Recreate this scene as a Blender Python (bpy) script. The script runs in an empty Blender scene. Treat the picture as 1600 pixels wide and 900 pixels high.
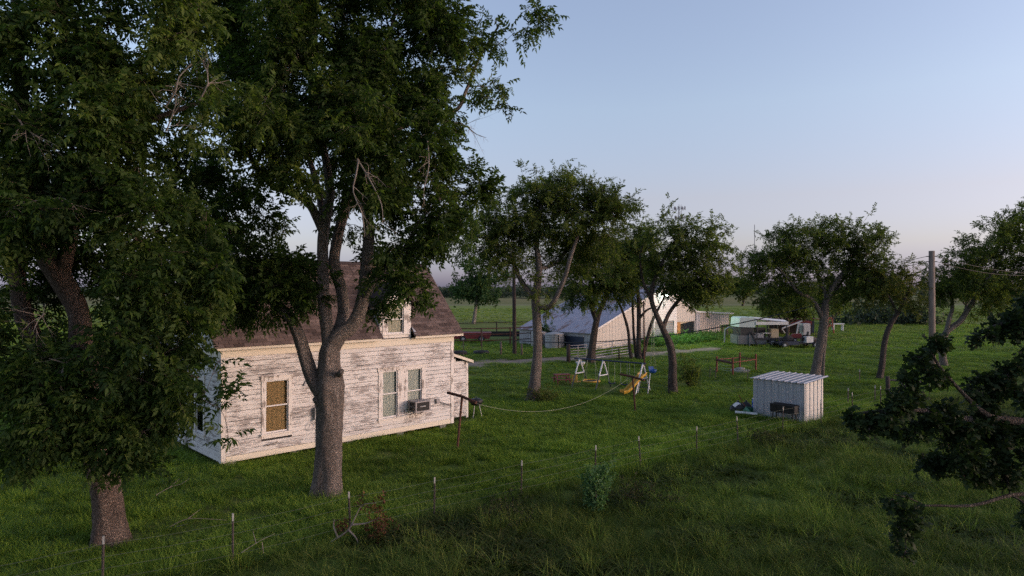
import bpy, math, random
import numpy as np
from mathutils import Vector, Matrix

# ------------------------------------------------------------------ camera
HC, FPX, HY = 5.5, 1060.0, 448.0          # camera height, focal length in photo pixels, horizon row
SC = bpy.context.scene
COL = SC.collection
cam_d = bpy.data.cameras.new('camera')
cam = bpy.data.objects.new('camera', cam_d)
COL.objects.link(cam)
cam.location = (0, 0, HC)
cam.rotation_euler = (math.radians(90), 0, 0)
cam_d.sensor_width = 36
cam_d.lens = 36 * FPX / 1600
cam_d.shift_y = -(450 - HY) / 1600
cam_d.clip_start = 0.05
cam_d.clip_end = 6000
SC.camera = cam

# ------------------------------------------------------------------ sky and sun
SUN_AZ = 100.0        # degrees clockwise from the view direction (+Y towards +X)
SUN_EL = 8.0
world = bpy.data.worlds.new('World')
SC.world = world
world.use_nodes = True
wn = world.node_tree.nodes
wl = world.node_tree.links
bg = wn['Background']
sky = wn.new('ShaderNodeTexSky')
sky.sky_type = 'NISHITA'
sky.sun_disc = False
sky.sun_elevation = math.radians(SUN_EL)
sky.sun_rotation = math.radians(SUN_AZ)
sky.altitude = 0
sky.air_density = 1.0
sky.dust_density = 1.0
sky.ozone_density = 3.0
# dusk air: lavender band low down, paler blue above, the same all round the horizon
wtc = wn.new('ShaderNodeTexCoord')
wsx = wn.new('ShaderNodeSeparateXYZ'); wl.new(wtc.outputs['Generated'], wsx.inputs[0])
wrp = wn.new('ShaderNodeValToRGB')
els = wrp.color_ramp.elements
for k, (p, c) in enumerate([(0.0, (0.92, 0.90, 1.95)), (0.03, (1.02, 0.93, 1.62)), (0.06, (1.36, 1.03, 1.27)), (0.125, (1.80, 1.15, 1.13)), (0.25, (2.40, 1.57, 1.33)), (0.40, (2.74, 1.74, 1.45))]):
    e = els[k] if k < 2 else els.new(p)
    e.position = p; e.color = (*c, 1)
wl.new(wsx.outputs[2], wrp.inputs[0])
wmx = wn.new('ShaderNodeMix'); wmx.data_type = 'RGBA'; wmx.blend_type = 'MULTIPLY'; wmx.inputs[0].default_value = 1.0
wl.new(sky.outputs[0], wmx.inputs[6]); wl.new(wrp.outputs[0], wmx.inputs[7])
wl.new(wmx.outputs[2], bg.inputs[0])
bg.inputs[1].default_value = 0.15

sun_d = bpy.data.lights.new('sun', 'SUN')
sun = bpy.data.objects.new('sun', sun_d)
COL.objects.link(sun)
sun_d.energy = 0.9
sun_d.angle = math.radians(18)
sun_d.color = (1.0, 0.87, 0.77)
a_, e_ = math.radians(SUN_AZ), math.radians(SUN_EL)
sdir = Vector((math.sin(a_) * math.cos(e_), math.cos(a_) * math.cos(e_), math.sin(e_)))
sun.rotation_euler = (-sdir).to_track_quat('-Z', 'Y').to_euler()
sun.location = (30, -10, 30)

SC.view_settings.view_transform = 'Standard'
SC.view_settings.look = 'None'
SC.view_settings.exposure = 0.65
SC.view_settings.gamma = 1.0
SC.cycles.use_denoising = False
SC.cycles.use_adaptive_sampling = False
SC.cycles.sample_clamp_indirect = 2.0
SC.cycles.max_bounces = 6
SC.cycles.diffuse_bounces = 3
SC.cycles.transparent_max_bounces = 8
SC.cycles.caustics_reflective = False
SC.cycles.caustics_refractive = False

# ------------------------------------------------------------------ helpers
RNG = np.random.default_rng(7)
random.seed(7)

def sp(px, py, D):                         # a point seen at photo pixel (px, py), D metres ahead
    return Vector(((px - 800) / FPX * D, D, HC - (py - HY) / FPX * D))

def gd(py):                                # how far ahead the ground lies at that row
    return HC * FPX / (py - HY)

def gp(px, py):
    D = gd(py)
    return Vector(((px - 800) / FPX * D, D, 0))

def gz(x, y):                              # gentle lie of the land
    r = 0.055 * np.sin(x * 0.55 + 0.9 * np.sin(y * 0.31)) * np.sin(y * 0.83 + 1.3 * np.sin(x * 0.21))
    r = r + 0.03 * np.sin(x * 1.7 + y * 0.6) * np.sin(y * 1.9 - x * 0.4)
    fade = np.clip((90 - np.abs(y)) / 40, 0, 1)
    return r * fade - 0.02

def on(p, dz=0.0):
    return Vector((p[0], p[1], float(gz(p[0], p[1])) + dz))

def thing(name, label, cat, loc=(0, 0, 0), rz=0.0, group=None):
    o = bpy.data.objects.new(name, None)
    o.empty_display_size = 0.2
    COL.objects.link(o)
    o.location = loc
    o.rotation_euler = (0, 0, rz)
    tag(o, label, cat, group)
    return o

def tag(o, label=None, cat=None, group=None, kind=None):
    if label: o['label'] = label
    if cat: o['category'] = cat
    if group: o['group'] = group
    if kind: o['kind'] = kind
    return o

def copy_tree(o, parent=None):
    c = o.copy()
    COL.objects.link(c)
    c.parent = parent
    for ch in list(o.children):
        copy_tree(ch, c)
    return c

def link_mesh(name, me, m, parent=None, smooth=False):
    if m is not None:
        me.materials.append(m)
    if smooth:
        me.polygons.foreach_set('use_smooth', np.ones(len(me.polygons), dtype=bool))
    o = bpy.data.objects.new(name, me)
    COL.objects.link(o)
    if parent is not None:
        o.parent = parent
    return o

class MB:
    """collects shapes, links them as ONE mesh object"""
    def __init__(s):
        s.v = []; s.f = []
    def add(s, vs, fs):
        b = len(s.v)
        s.v.extend([tuple(x) for x in vs])
        s.f.extend([tuple(i + b for i in q) for q in fs])
        return s
    def box(s, c, size, rz=0.0, rx=0.0, ry=0.0):
        hx, hy, hz = size[0] / 2, size[1] / 2, size[2] / 2
        M = Matrix.Rotation(rz, 3, 'Z') @ Matrix.Rotation(ry, 3, 'Y') @ Matrix.Rotation(rx, 3, 'X')
        c = Vector(c)
        vs = [c + M @ Vector((x, y, z)) for z in (-hz, hz) for (x, y) in ((-hx, -hy), (hx, -hy), (hx, hy), (-hx, hy))]
        return s.add(vs, [(3, 2, 1, 0), (4, 5, 6, 7), (0, 1, 5, 4), (1, 2, 6, 5), (2, 3, 7, 6), (3, 0, 4, 7)])
    def bb(s, x0, x1, y0, y1, z0, z1):
        return s.box(((x0 + x1) / 2, (y0 + y1) / 2, (z0 + z1) / 2), (abs(x1 - x0), abs(y1 - y0), abs(z1 - z0)))
    def bar(s, p, q, w, h, up=(0, 0, 1)):
        p, q = Vector(p), Vector(q)
        d = (q - p).normalized()
        up = Vector(up)
        if abs(d.dot(up)) > 0.98: up = Vector((1, 0, 0))
        sx = d.cross(up).normalized(); uz = sx.cross(d).normalized()
        vs = []
        for c in (p, q):
            for a, b in ((-1, -1), (1, -1), (1, 1), (-1, 1)):
                vs.append(c + sx * (a * w / 2) + uz * (b * h / 2))
        return s.add(vs, [(3, 2, 1, 0), (4, 5, 6, 7), (0, 1, 5, 4), (1, 2, 6, 5), (2, 3, 7, 6), (3, 0, 4, 7)])
    def tube(s, pts, rad, n=6, cap=True, wob=0.0, seed=0):
        pts = [Vector(p) for p in pts]
        if not hasattr(rad, '__len__'): rad = [rad] * len(pts)
        rr = random.Random(seed)
        vs, fs = [], []
        prev = None
        for i, p in enumerate(pts):
            d = (pts[min(i + 1, len(pts) - 1)] - pts[max(i - 1, 0)])
            if d.length < 1e-9: d = Vector((0, 0, 1))
            d.normalize()
            if prev is None:
                a = Vector((1, 0, 0)) if abs(d.x) < 0.8 else Vector((0, 1, 0))
                x = (a - d * a.dot(d)).normalized()
            else:
                x = (prev - d * prev.dot(d)).normalized()
            prev = x
            y = d.cross(x)
            for k in range(n):
                t = 2 * math.pi * k / n
                r = rad[i] * (1 + wob * (rr.random() - .5))
                vs.append(p + (x * math.cos(t) + y * math.sin(t)) * r)
        for i in range(len(pts) - 1):
            for k in range(n):
                k2 = (k + 1) % n
                fs.append((i * n + k, i * n + k2, (i + 1) * n + k2, (i + 1) * n + k))
        if cap:
            fs.append(tuple(range(n - 1, -1, -1)))
            m = (len(pts) - 1) * n
            fs.append(tuple(m + k for k in range(n)))
        return s.add(vs, fs)
    def prism(s, poly, axis_vec):
        """closed polygon (list of 3D points) swept along axis_vec"""
        n = len(poly)
        av = Vector(axis_vec)
        vs = [Vector(p) for p in poly] + [Vector(p) + av for p in poly]
        fs = [tuple(range(n - 1, -1, -1)), tuple(range(n, 2 * n))]
        for k in range(n):
            fs.append((k, (k + 1) % n, n + (k + 1) % n, n + k))
        return s.add(vs, fs)
    def lathe(s, c, prof, n=14, axis='Z', cap=True):
        c = Vector(c); vs, fs = [], []
        for r, h in prof:
            for k in range(n):
                t = 2 * math.pi * k / n
                a, b = r * math.cos(t), r * math.sin(t)
                vs.append(c + (Vector((a, b, h)) if axis == 'Z' else Vector((a, h, b)) if axis == 'Y' else Vector((h, a, b))))
        for i in range(len(prof) - 1):
            for k in range(n):
                fs.append((i * n + k, i * n + (k + 1) % n, (i + 1) * n + (k + 1) % n, (i + 1) * n + k))
        if cap:
            fs.append(tuple(range(n - 1, -1, -1)))
            m = (len(prof) - 1) * n
            fs.append(tuple(m + k for k in range(n)))
        return s.add(vs, fs)
    def mesh(s, name):
        me = bpy.data.meshes.new(name)
        me.from_pydata(s.v, [], s.f)
        me.update()
        return me
    def build(s, name, m=None, parent=None, smooth=False):
        me = s.mesh(name)
        return link_mesh(name, me, m, parent, smooth)

def np_mesh(name, V, F, col=None):
    """V (n,3), F (m,k) arrays -> mesh, col: per-vertex grey value stored as attribute 'var'"""
    me = bpy.data.meshes.new(name)
    V = np.asarray(V, dtype=np.float32); F = np.asarray(F, dtype=np.int32)
    m, k = F.shape
    me.vertices.add(len(V)); me.vertices.foreach_set('co', V.ravel())
    me.loops.add(m * k); me.loops.foreach_set('vertex_index', F.ravel())
    me.polygons.add(m)
    me.polygons.foreach_set('loop_start', np.arange(0, m * k, k, dtype=np.int32))
    me.polygons.foreach_set('loop_total', np.full(m, k, dtype=np.int32))
    if col is not None:
        at = me.attributes.new('var', 'FLOAT', 'POINT')
        at.data.foreach_set('value', np.asarray(col, dtype=np.float32))
    me.update(calc_edges=True)
    return me

def smooth_path(pts, rad, step):
    """Catmull-Rom through pts, resampled"""
    P = [Vector(p) for p in pts]
    out, ro = [], []
    for i in range(len(P) - 1):
        p0 = P[max(i - 1, 0)]; p1 = P[i]; p2 = P[i + 1]; p3 = P[min(i + 2, len(P) - 1)]
        n = max(2, int((p2 - p1).length / step))
        for k in range(n):
            t = k / n
            q = 0.5 * ((2 * p1) + (p2 - p0) * t + (2 * p0 - 5 * p1 + 4 * p2 - p3) * t * t + (3 * p1 - p0 - 3 * p2 + p3) * t ** 3)
            out.append(q); ro.append(rad[i] * (1 - t) + rad[i + 1] * t)
    out.append(P[-1]); ro.append(rad[-1])
    return out, ro

# ------------------------------------------------------------------ materials
def nodes(name):
    m = bpy.data.materials.new(name)
    m.use_nodes = True
    nt = m.node_tree
    return m, nt, nt.nodes, nt.links, nt.nodes['Principled BSDF']

def ramp(nd, stops):
    r = nd.new('ShaderNodeValToRGB')
    el = r.color_ramp.elements
    while len(el) > 1: el.remove(el[-1])
    el[0].position = stops[0][0]; el[0].color = (*stops[0][1], 1)
    for p, c in stops[1:]:
        e = el.new(p); e.color = (*c, 1)
    return r

def noise(nd, lk, vec, scale, detail=4, rough=0.55, dist=0.0, mapscale=None, loc=None):
    if mapscale or loc:
        mp = nd.new('ShaderNodeMapping')
        if mapscale: mp.inputs['Scale'].default_value = mapscale
        if loc: mp.inputs['Location'].default_value = loc
        lk.new(vec, mp.inputs['Vector']); vec = mp.outputs[0]
    n = nd.new('ShaderNodeTexNoise')
    n.inputs['Scale'].default_value = scale
    n.inputs['Detail'].default_value = detail
    n.inputs['Roughness'].default_value = rough
    n.inputs['Distortion'].default_value = dist
    lk.new(vec, n.inputs['Vector'])
    return n

def mixc(nd, lk, fac, a, b, mode='MIX'):
    mx = nd.new('ShaderNodeMix'); mx.data_type = 'RGBA'; mx.blend_type = mode
    for s, val in ((0, fac), (6, a), (7, b)):
        if hasattr(val, 'is_linked') or hasattr(val, 'links'):
            lk.new(val, mx.inputs[s])
        elif s == 0:
            mx.inputs[0].default_value = val
        else:
            mx.inputs[s].default_value = (*val, 1)
    return mx.outputs[2]

def bump(nd, lk, bs, height, strength=0.4, dist=0.02):
    b = nd.new('ShaderNodeBump')
    b.inputs['Strength'].default_value = strength
    b.inputs['Distance'].default_value = dist
    lk.new(height, b.inputs['Height'])
    lk.new(b.outputs[0], bs.inputs['Normal'])

def simple(name, c1, c2=None, scale=6.0, rough=0.6, metal=0.0, bmp=0.0, detail=5, mapscale=None, lo=0.35, hi=0.68):
    """two-tone noisy material"""
    m, nt, nd, lk, bs = nodes(name)
    bs.inputs['Roughness'].default_value = rough
    bs.inputs['Metallic'].default_value = metal
    if c2 is None: c2 = tuple(x * 0.7 for x in c1)
    tc = nd.new('ShaderNodeTexCoord')
    n = noise(nd, lk, tc.outputs['Object'], scale, detail, 0.6, mapscale=mapscale)
    r = ramp(nd, [(lo, c2), (hi, c1)])
    lk.new(n.outputs[0], r.inputs[0])
    lk.new(r.outputs[0], bs.inputs['Base Color'])
    if bmp:
        bump(nd, lk, bs, n.outputs[0], bmp)
    return m

def leaf_mat(name, dark, mid, light, trans=0.35):
    m, nt, nd, lk, bs = nodes(name)
    at = nd.new('ShaderNodeAttribute'); at.attribute_name = 'var'
    r = ramp(nd, [(0.0, dark), (0.5, mid), (1.0, light)])
    lk.new(at.outputs['Fac'], r.inputs[0])
    lk.new(r.outputs[0], bs.inputs['Base Color'])
    bs.inputs['Roughness'].default_value = 0.62
    bs.inputs['Specular IOR Level'].default_value = 0.18
    tr = nd.new('ShaderNodeBsdfTranslucent')
    mm = mixc(nd, lk, 1.0, r.outputs[0], (1.15, 1.3, 0.6), 'MULTIPLY')
    lk.new(mm, tr.inputs[0])
    mx = nd.new('ShaderNodeMixShader'); mx.inputs[0].default_value = trans
    lk.new(bs.outputs[0], mx.inputs[1]); lk.new(tr.outputs[0], mx.inputs[2])
    lk.new(mx.outputs[0], nd['Material Output'].inputs[0])
    return m

def bark_mat(name, c1, c2, patch=None, scale=1.0):
    m, nt, nd, lk, bs = nodes(name)
    bs.inputs['Roughness'].default_value = 0.9
    bs.inputs['Specular IOR Level'].default_value = 0.15
    tc = nd.new('ShaderNodeTexCoord')
    v = nd.new('ShaderNodeTexVoronoi'); v.feature = 'DISTANCE_TO_EDGE'
    mp = nd.new('ShaderNodeMapping'); mp.inputs['Scale'].default_value = (11 * scale, 11 * scale, 2.4 * scale)
    n0 = noise(nd, lk, tc.outputs['Object'], 5 * scale, 5, 0.6)
    vm = nd.new('ShaderNodeVectorMath'); vm.operation = 'MULTIPLY_ADD'
    lk.new(n0.outputs[1], vm.inputs[0]); vm.inputs[1].default_value = (0.12, 0.12, 0.3)
    lk.new(tc.outputs['Object'], vm.inputs[2])
    lk.new(vm.outputs[0], mp.inputs[0]); lk.new(mp.outputs[0], v.inputs['Vector'])
    r0 = ramp(nd, [(0.02, (0, 0, 0)), (0.30, (1, 1, 1))])
    lk.new(v.outputs['Distance'], r0.inputs[0])
    n1 = noise(nd, lk, tc.outputs['Object'], 5 * scale, 4, 0.55, mapscale=(1, 1, 0.45))
    cr = ramp(nd, [(0.3, c2), (0.7, c1)])
    lk.new(n1.outputs[0], cr.inputs[0])
    col = mixc(nd, lk, r0.outputs[0], tuple(x * 0.35 for x in c2), cr.outputs[0])
    if patch:
        n2 = noise(nd, lk, tc.outputs['Object'], 2.2, 4, 0.6)
        pr = ramp(nd, [(0.52, (0, 0, 0)), (0.62, (1, 1, 1))]); lk.new(n2.outputs[0], pr.inputs[0])
        col = mixc(nd, lk, pr.outputs[0], col, patch)
    lk.new(col, bs.inputs['Base Color'])
    ad = nd.new('ShaderNodeMath'); ad.operation = 'MULTIPLY_ADD'
    lk.new(n1.outputs[0], ad.inputs[0]); ad.inputs[1].default_value = 0.7; lk.new(r0.outputs[0], ad.inputs[2])
    bump(nd, lk, bs, ad.outputs[0], 0.7, 0.05)
    return m

def peel_mat(name, paint, wood, amount, stretch=(0.9, 0.9, 7.0), rnd=True):
    """old paint flaking off grey boards"""
    m, nt, nd, lk, bs = nodes(name)
    bs.inputs['Roughness'].default_value = 0.75
    tc = nd.new('ShaderNodeTexCoord')
    oi = nd.new('ShaderNodeObjectInfo')
    cmb = nd.new('ShaderNodeCombineXYZ')
    mu = nd.new('ShaderNodeMath'); mu.operation = 'MULTIPLY'; mu.inputs[1].default_value = 0.35 if rnd else 0.0
    lk.new(oi.outputs['Random'], mu.inputs[0])
    lk.new(mu.outputs[0], cmb.inputs[0]); lk.new(mu.outputs[0], cmb.inputs[2])
    va = nd.new('ShaderNodeVectorMath'); lk.new(tc.outputs['Object'], va.inputs[0]); lk.new(cmb.outputs[0], va.inputs[1])
    n1 = noise(nd, lk, va.outputs[0], 2.6, 7, 0.68, 0.3, mapscale=stretch)
    n2 = noise(nd, lk, tc.outputs['Object'], 0.9, 4, 0.6, mapscale=(1, 1, 2.2))
    ad = nd.new('ShaderNodeMath'); ad.operation = 'MULTIPLY_ADD'
    lk.new(n2.outputs[0], ad.inputs[0]); ad.inputs[1].default_value = 0.80; lk.new(n1.outputs[0], ad.inputs[2])
    r = ramp(nd, [(amount - 0.012, (0, 0, 0)), (amount + 0.012, (1, 1, 1))])
    lk.new(ad.outputs[0], r.inputs[0])
    n3 = noise(nd, lk, va.outputs[0], 7, 6, 0.7, mapscale=(1, 1, 10))
    wr = ramp(nd, [(0.3, tuple(x * 0.6 for x in wood)), (0.7, wood)]); lk.new(n3.outputs[0], wr.inputs[0])
    pr = ramp(nd, [(0.25, tuple(x * y for x, y in zip(paint, (0.80, 0.77, 0.72)))), (0.6, paint)]); lk.new(n3.outputs[0], pr.inputs[0])
    col = mixc(nd, lk, r.outputs[0], pr.outputs[0], wr.outputs[0])
    # each board weathers a little differently
    mu2 = nd.new('ShaderNodeMath'); mu2.operation = 'MULTIPLY_ADD'; mu2.inputs[1].default_value = 0.14; mu2.inputs[2].default_value = 0.89
    lk.new(oi.outputs['Random'], mu2.inputs[0])
    cc = nd.new('ShaderNodeCombineColor')
    for k in range(3): lk.new(mu2.outputs[0], cc.inputs[k])
    col = mixc(nd, lk, 1.0, col, cc.outputs[0], 'MULTIPLY')
    lk.new(col, bs.inputs['Base Color'])
    inv = nd.new('ShaderNodeMath'); inv.operation = 'SUBTRACT'; inv.inputs[0].default_value = 1.0
    lk.new(r.outputs[0], inv.inputs[1])
    bump(nd, lk, bs, inv.outputs[0], 0.3, 0.004)
    return m

M = {}
M['paint'] = peel_mat('peeling_white_paint', (0.74, 0.715, 0.685), (0.43, 0.39, 0.362), 0.94, stretch=(1.0, 1.0, 13.0))
M['paint_end'] = peel_mat('peeling_white_paint_end', (0.74, 0.71, 0.68), (0.33, 0.28, 0.25), 0.98, stretch=(1.0, 1.0, 13.0))
M['trim'] = peel_mat('peeling_trim_paint', (0.78, 0.74, 0.69), (0.36, 0.31, 0.27), 0.98, stretch=(6.0, 6.0, 0.9))
M['frieze'] = peel_mat('cream_frieze_paint', (0.78, 0.71, 0.58), (0.36, 0.31, 0.27), 1.12)
M['cream'] = simple('cream_eave_paint', (0.72, 0.66, 0.53), (0.58, 0.52, 0.42), 5, 0.6)
M['white'] = simple('chalky_white_paint', (0.76, 0.75, 0.73), (0.62, 0.60, 0.57), 4, 0.55)
M['dark_gap'] = simple('dark_crawlspace', (0.02, 0.018, 0.015), (0.01, 0.009, 0.008))
M['wood_shade'] = simple('brown_paper_shade', (0.40, 0.25, 0.105), (0.34, 0.21, 0.085), 3, 0.8, mapscale=(1, 1, 12))
M['curtain'] = simple('grey_green_curtain', (0.62, 0.62, 0.54), (0.48, 0.49, 0.42), 5, 0.8, mapscale=(4, 4, 1))
M['curtain_warm'] = simple('rose_lace_curtain', (0.44, 0.33, 0.28), (0.26, 0.2, 0.17), 9, 0.8)
M['cream_blind'] = simple('cream_window_blind', (0.60, 0.54, 0.40), (0.54, 0.48, 0.35), 2, 0.7, mapscale=(1, 1, 6))
M['plate'] = simple('galvanised_plate', (0.42, 0.42, 0.43), (0.30, 0.30, 0.31), 6, 0.5, 0.4)
M['ac_body'] = simple('grey_painted_casing', (0.30, 0.28, 0.28), (0.24, 0.225, 0.225), 5, 0.5)
M['black'] = simple('black_plastic', (0.018, 0.017, 0.018), (0.010, 0.010, 0.010), 8, 0.5)
M['mark'] = simple('pale_printed_mark', (0.6, 0.6, 0.6), (0.5, 0.5, 0.5))
M['rust'] = simple('rusted_pipe', (0.13, 0.050, 0.030), (0.060, 0.026, 0.018), 14, 0.8, 0.2, 0.3)
M['rust_red'] = simple('red_oxide_pipe', (0.26, 0.060, 0.035), (0.13, 0.035, 0.022), 9, 0.75, 0.1, 0.2)
M['tpost'] = simple('weathered_t_post', (0.13, 0.10, 0.085), (0.060, 0.050, 0.045), 18, 0.7, 0.3)
M['tip'] = simple('white_post_tip', (0.34, 0.34, 0.32), (0.22, 0.22, 0.20), 9, 0.6)
M['wire'] = simple('galvanised_wire', (0.12, 0.145, 0.10), (0.08, 0.095, 0.07), 3, 0.7, 0.2)
M['cable'] = simple('black_cable', (0.014, 0.014, 0.016), (0.010, 0.010, 0.010))
M['line'] = simple('pale_clothesline', (0.30, 0.32, 0.22), (0.22, 0.235, 0.16), 4, 0.7)
M['post_wood'] = simple('weathered_post_wood', (0.20, 0.155, 0.115), (0.095, 0.072, 0.055), 7, 0.9, 0, 0.4, mapscale=(4, 4, 0.5))
M['pole_wood'] = simple('grey_pole_wood', (0.26, 0.205, 0.16), (0.13, 0.10, 0.08), 6, 0.9, 0, 0.4, mapscale=(6, 6, 0.35))
M['pole_dark'] = simple('creosoted_pole', (0.060, 0.040, 0.034), (0.028, 0.020, 0.018), 6, 0.9, 0, 0.3, mapscale=(6, 6, 0.35))
M['galv'] = simple('galvanised_steel', (0.46, 0.465, 0.475), (0.33, 0.335, 0.345), 5, 0.45, 0.35, mapscale=(1, 1, 0.3))
M['galv_old'] = simple('old_galvanised_sheet', (0.46, 0.46, 0.48), (0.33, 0.32, 0.33), 3, 0.55, 0.25, mapscale=(1, 1, 0.4))
M['shed_shaded'] = simple('shed_shaded_sheet', (0.44, 0.46, 0.49), (0.40, 0.415, 0.44), 3.5, 0.5, 0.2, mapscale=(2, 2, 0.5))  # shaded shed faces: cool shade put into the sheet colour
M['shed_lit'] = simple('shed_lit_sheet', (0.58, 0.56, 0.52), (0.52, 0.50, 0.46), 3.0, 0.5, 0.1, mapscale=(2, 2, 0.6))  # lit shed faces: warm side light painted into the same sheet
M['pink_sheet'] = simple('pale_barn_sheet', (0.54, 0.495, 0.44), (0.485, 0.44, 0.39), 1.6, 0.6, 0.05, mapscale=(3, 3, 0.35))
M['tan_sheet'] = simple('tan_barn_sheet', (0.53, 0.46, 0.39), (0.47, 0.40, 0.34), 1.6, 0.6, 0.05, mapscale=(3, 3, 0.35))
M['roller'] = simple('grey_roller_door', (0.26, 0.28, 0.29), (0.21, 0.225, 0.235), 2, 0.6, 0.1)
M['orange_wood'] = simple('new_orange_timber', (0.50, 0.24, 0.055), (0.38, 0.17, 0.04), 5, 0.7, mapscale=(4, 4, 0.6))
M['beige_in'] = simple('beige_interior_board', (0.50, 0.42, 0.29), (0.40, 0.33, 0.22), 2, 0.8)
M['dirt'] = simple('bare_dirt', (0.32, 0.235, 0.18), (0.17, 0.13, 0.09), 1.1, 0.95, 0, 0.5, 8)
M['yellow'] = simple('yellow_plastic', (0.62, 0.36, 0.045), (0.52, 0.29, 0.035), 5, 0.45)
M['white_tube'] = simple('white_enamel_tube', (0.72, 0.73, 0.75), (0.60, 0.60, 0.62), 6, 0.4)
M['grey_tube'] = simple('dark_grey_tube', (0.055, 0.062, 0.070), (0.035, 0.040, 0.045), 6, 0.5)
M['navy'] = simple('navy_enamel_tube', (0.022, 0.028, 0.070), (0.015, 0.018, 0.045), 6, 0.45)
M['rope_green'] = simple('pale_swing_chain', (0.38, 0.42, 0.30), (0.27, 0.30, 0.21), 9, 0.6)
M['red_wood'] = simple('faded_red_boards', (0.24, 0.050, 0.040), (0.15, 0.036, 0.030), 7, 0.7)
M['blue_plastic'] = simple('blue_moulded_plastic', (0.030, 0.115, 0.42), (0.022, 0.085, 0.32), 5, 0.4)
M['red_metal'] = simple('dull_red_enamel', (0.24, 0.030, 0.030), (0.13, 0.020, 0.020), 4, 0.55)
M['tyre'] = simple('old_tyre_rubber', (0.022, 0.021, 0.020), (0.014, 0.013, 0.013), 9, 0.8)
M['rim'] = simple('white_wheel_rim', (0.62, 0.62, 0.60), (0.40, 0.40, 0.38), 6, 0.5)
M['tank'] = simple('old_galvanised_tank', (0.42, 0.41, 0.40), (0.27, 0.26, 0.25), 4, 0.55, 0.2, mapscale=(3, 3, 0.5))
M['navy_panel'] = simple('dark_blue_panel', (0.030, 0.045, 0.085), (0.020, 0.030, 0.055), 3, 0.6)
M['pale_roof'] = simple('mint_white_sheet', (0.56, 0.64, 0.61), (0.46, 0.53, 0.50), 2, 0.5)
M['dark_metal'] = simple('dark_trailer_steel', (0.050, 0.052, 0.055), (0.028, 0.028, 0.030), 5, 0.6, 0.2)
M['mid_metal'] = simple('grey_trailer_sheet', (0.17, 0.18, 0.19), (0.12, 0.125, 0.13), 3, 0.6, 0.1)
M['concrete'] = simple('grey_concrete', (0.34, 0.33, 0.31), (0.23, 0.22, 0.21), 6, 0.9)
M['green_plastic'] = simple('faded_green_plastic', (0.055, 0.24, 0.15), (0.035, 0.16, 0.10), 7, 0.5)
M['charred'] = simple('sooty_iron', (0.030, 0.027, 0.025), (0.014, 0.013, 0.012), 8, 0.85, 0, 0.5)
M['dead_wood'] = simple('bleached_dead_wood', (0.29, 0.24, 0.20), (0.17, 0.14, 0.115), 9, 0.9)
M['far_mast'] = simple('mast_steel', (0.20, 0.20, 0.23), (0.15, 0.15, 0.18))

M['bark_a'] = bark_mat('pecan_bark', (0.46, 0.39, 0.335), (0.25, 0.205, 0.175))
M['bark_b'] = bark_mat('reddish_pecan_bark', (0.38, 0.29, 0.235), (0.20, 0.148, 0.12))
M['bark_c'] = bark_mat('pale_elm_bark', (0.40, 0.35, 0.305), (0.23, 0.195, 0.17), scale=0.8)
M['bark_d'] = bark_mat('dark_elm_bark', (0.21, 0.175, 0.15), (0.11, 0.09, 0.078), scale=0.8)
M['bark_w'] = bark_mat('pale_sapling_bark', (0.46, 0.42, 0.36), (0.30, 0.27, 0.23), scale=0.8)
M['leaf_a'] = leaf_mat('pecan_leaf', (0.024, 0.044, 0.012), (0.072, 0.115, 0.027), (0.180, 0.215, 0.052), 0.5)
M['leaf_b'] = leaf_mat('shaded_pecan_leaf', (0.024, 0.046, 0.014), (0.070, 0.116, 0.029), (0.170, 0.210, 0.052), 0.5)
M['leaf_c'] = leaf_mat('elm_leaf', (0.042, 0.062, 0.017), (0.100, 0.134, 0.034), (0.190, 0.212, 0.055), 0.5)
M['leaf_y'] = leaf_mat('yellowing_elm_leaf', (0.044, 0.056, 0.014), (0.088, 0.104, 0.026), (0.160, 0.160, 0.040), 0.4)
M['leaf_s'] = leaf_mat('fresh_sapling_leaf', (0.030, 0.062, 0.022), (0.054, 0.105, 0.036), (0.085, 0.145, 0.050))
M['leaf_o'] = leaf_mat('dark_oak_leaf', (0.012, 0.022, 0.008), (0.024, 0.042, 0.014), (0.050, 0.075, 0.025), 0.3)
M['leaf_w'] = leaf_mat('bright_weed_leaf', (0.06, 0.14, 0.035), (0.10, 0.20, 0.055), (0.16, 0.27, 0.08), 0.4)
M['leaf_far'] = leaf_mat('far_wood_leaf', (0.034, 0.048, 0.032), (0.052, 0.072, 0.044), (0.075, 0.098, 0.056), 0.2)
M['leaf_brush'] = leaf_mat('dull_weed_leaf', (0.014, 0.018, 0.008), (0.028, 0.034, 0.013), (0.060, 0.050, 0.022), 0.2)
M['leaf_pale'] = leaf_mat('pale_sapling_leaf', (0.06, 0.12, 0.045), (0.10, 0.19, 0.075), (0.16, 0.26, 0.11), 0.4)
M['leaf_dead'] = leaf_mat('dead_brown_leaf', (0.045, 0.020, 0.010), (0.085, 0.036, 0.017), (0.15, 0.070, 0.032), 0.2)

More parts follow.
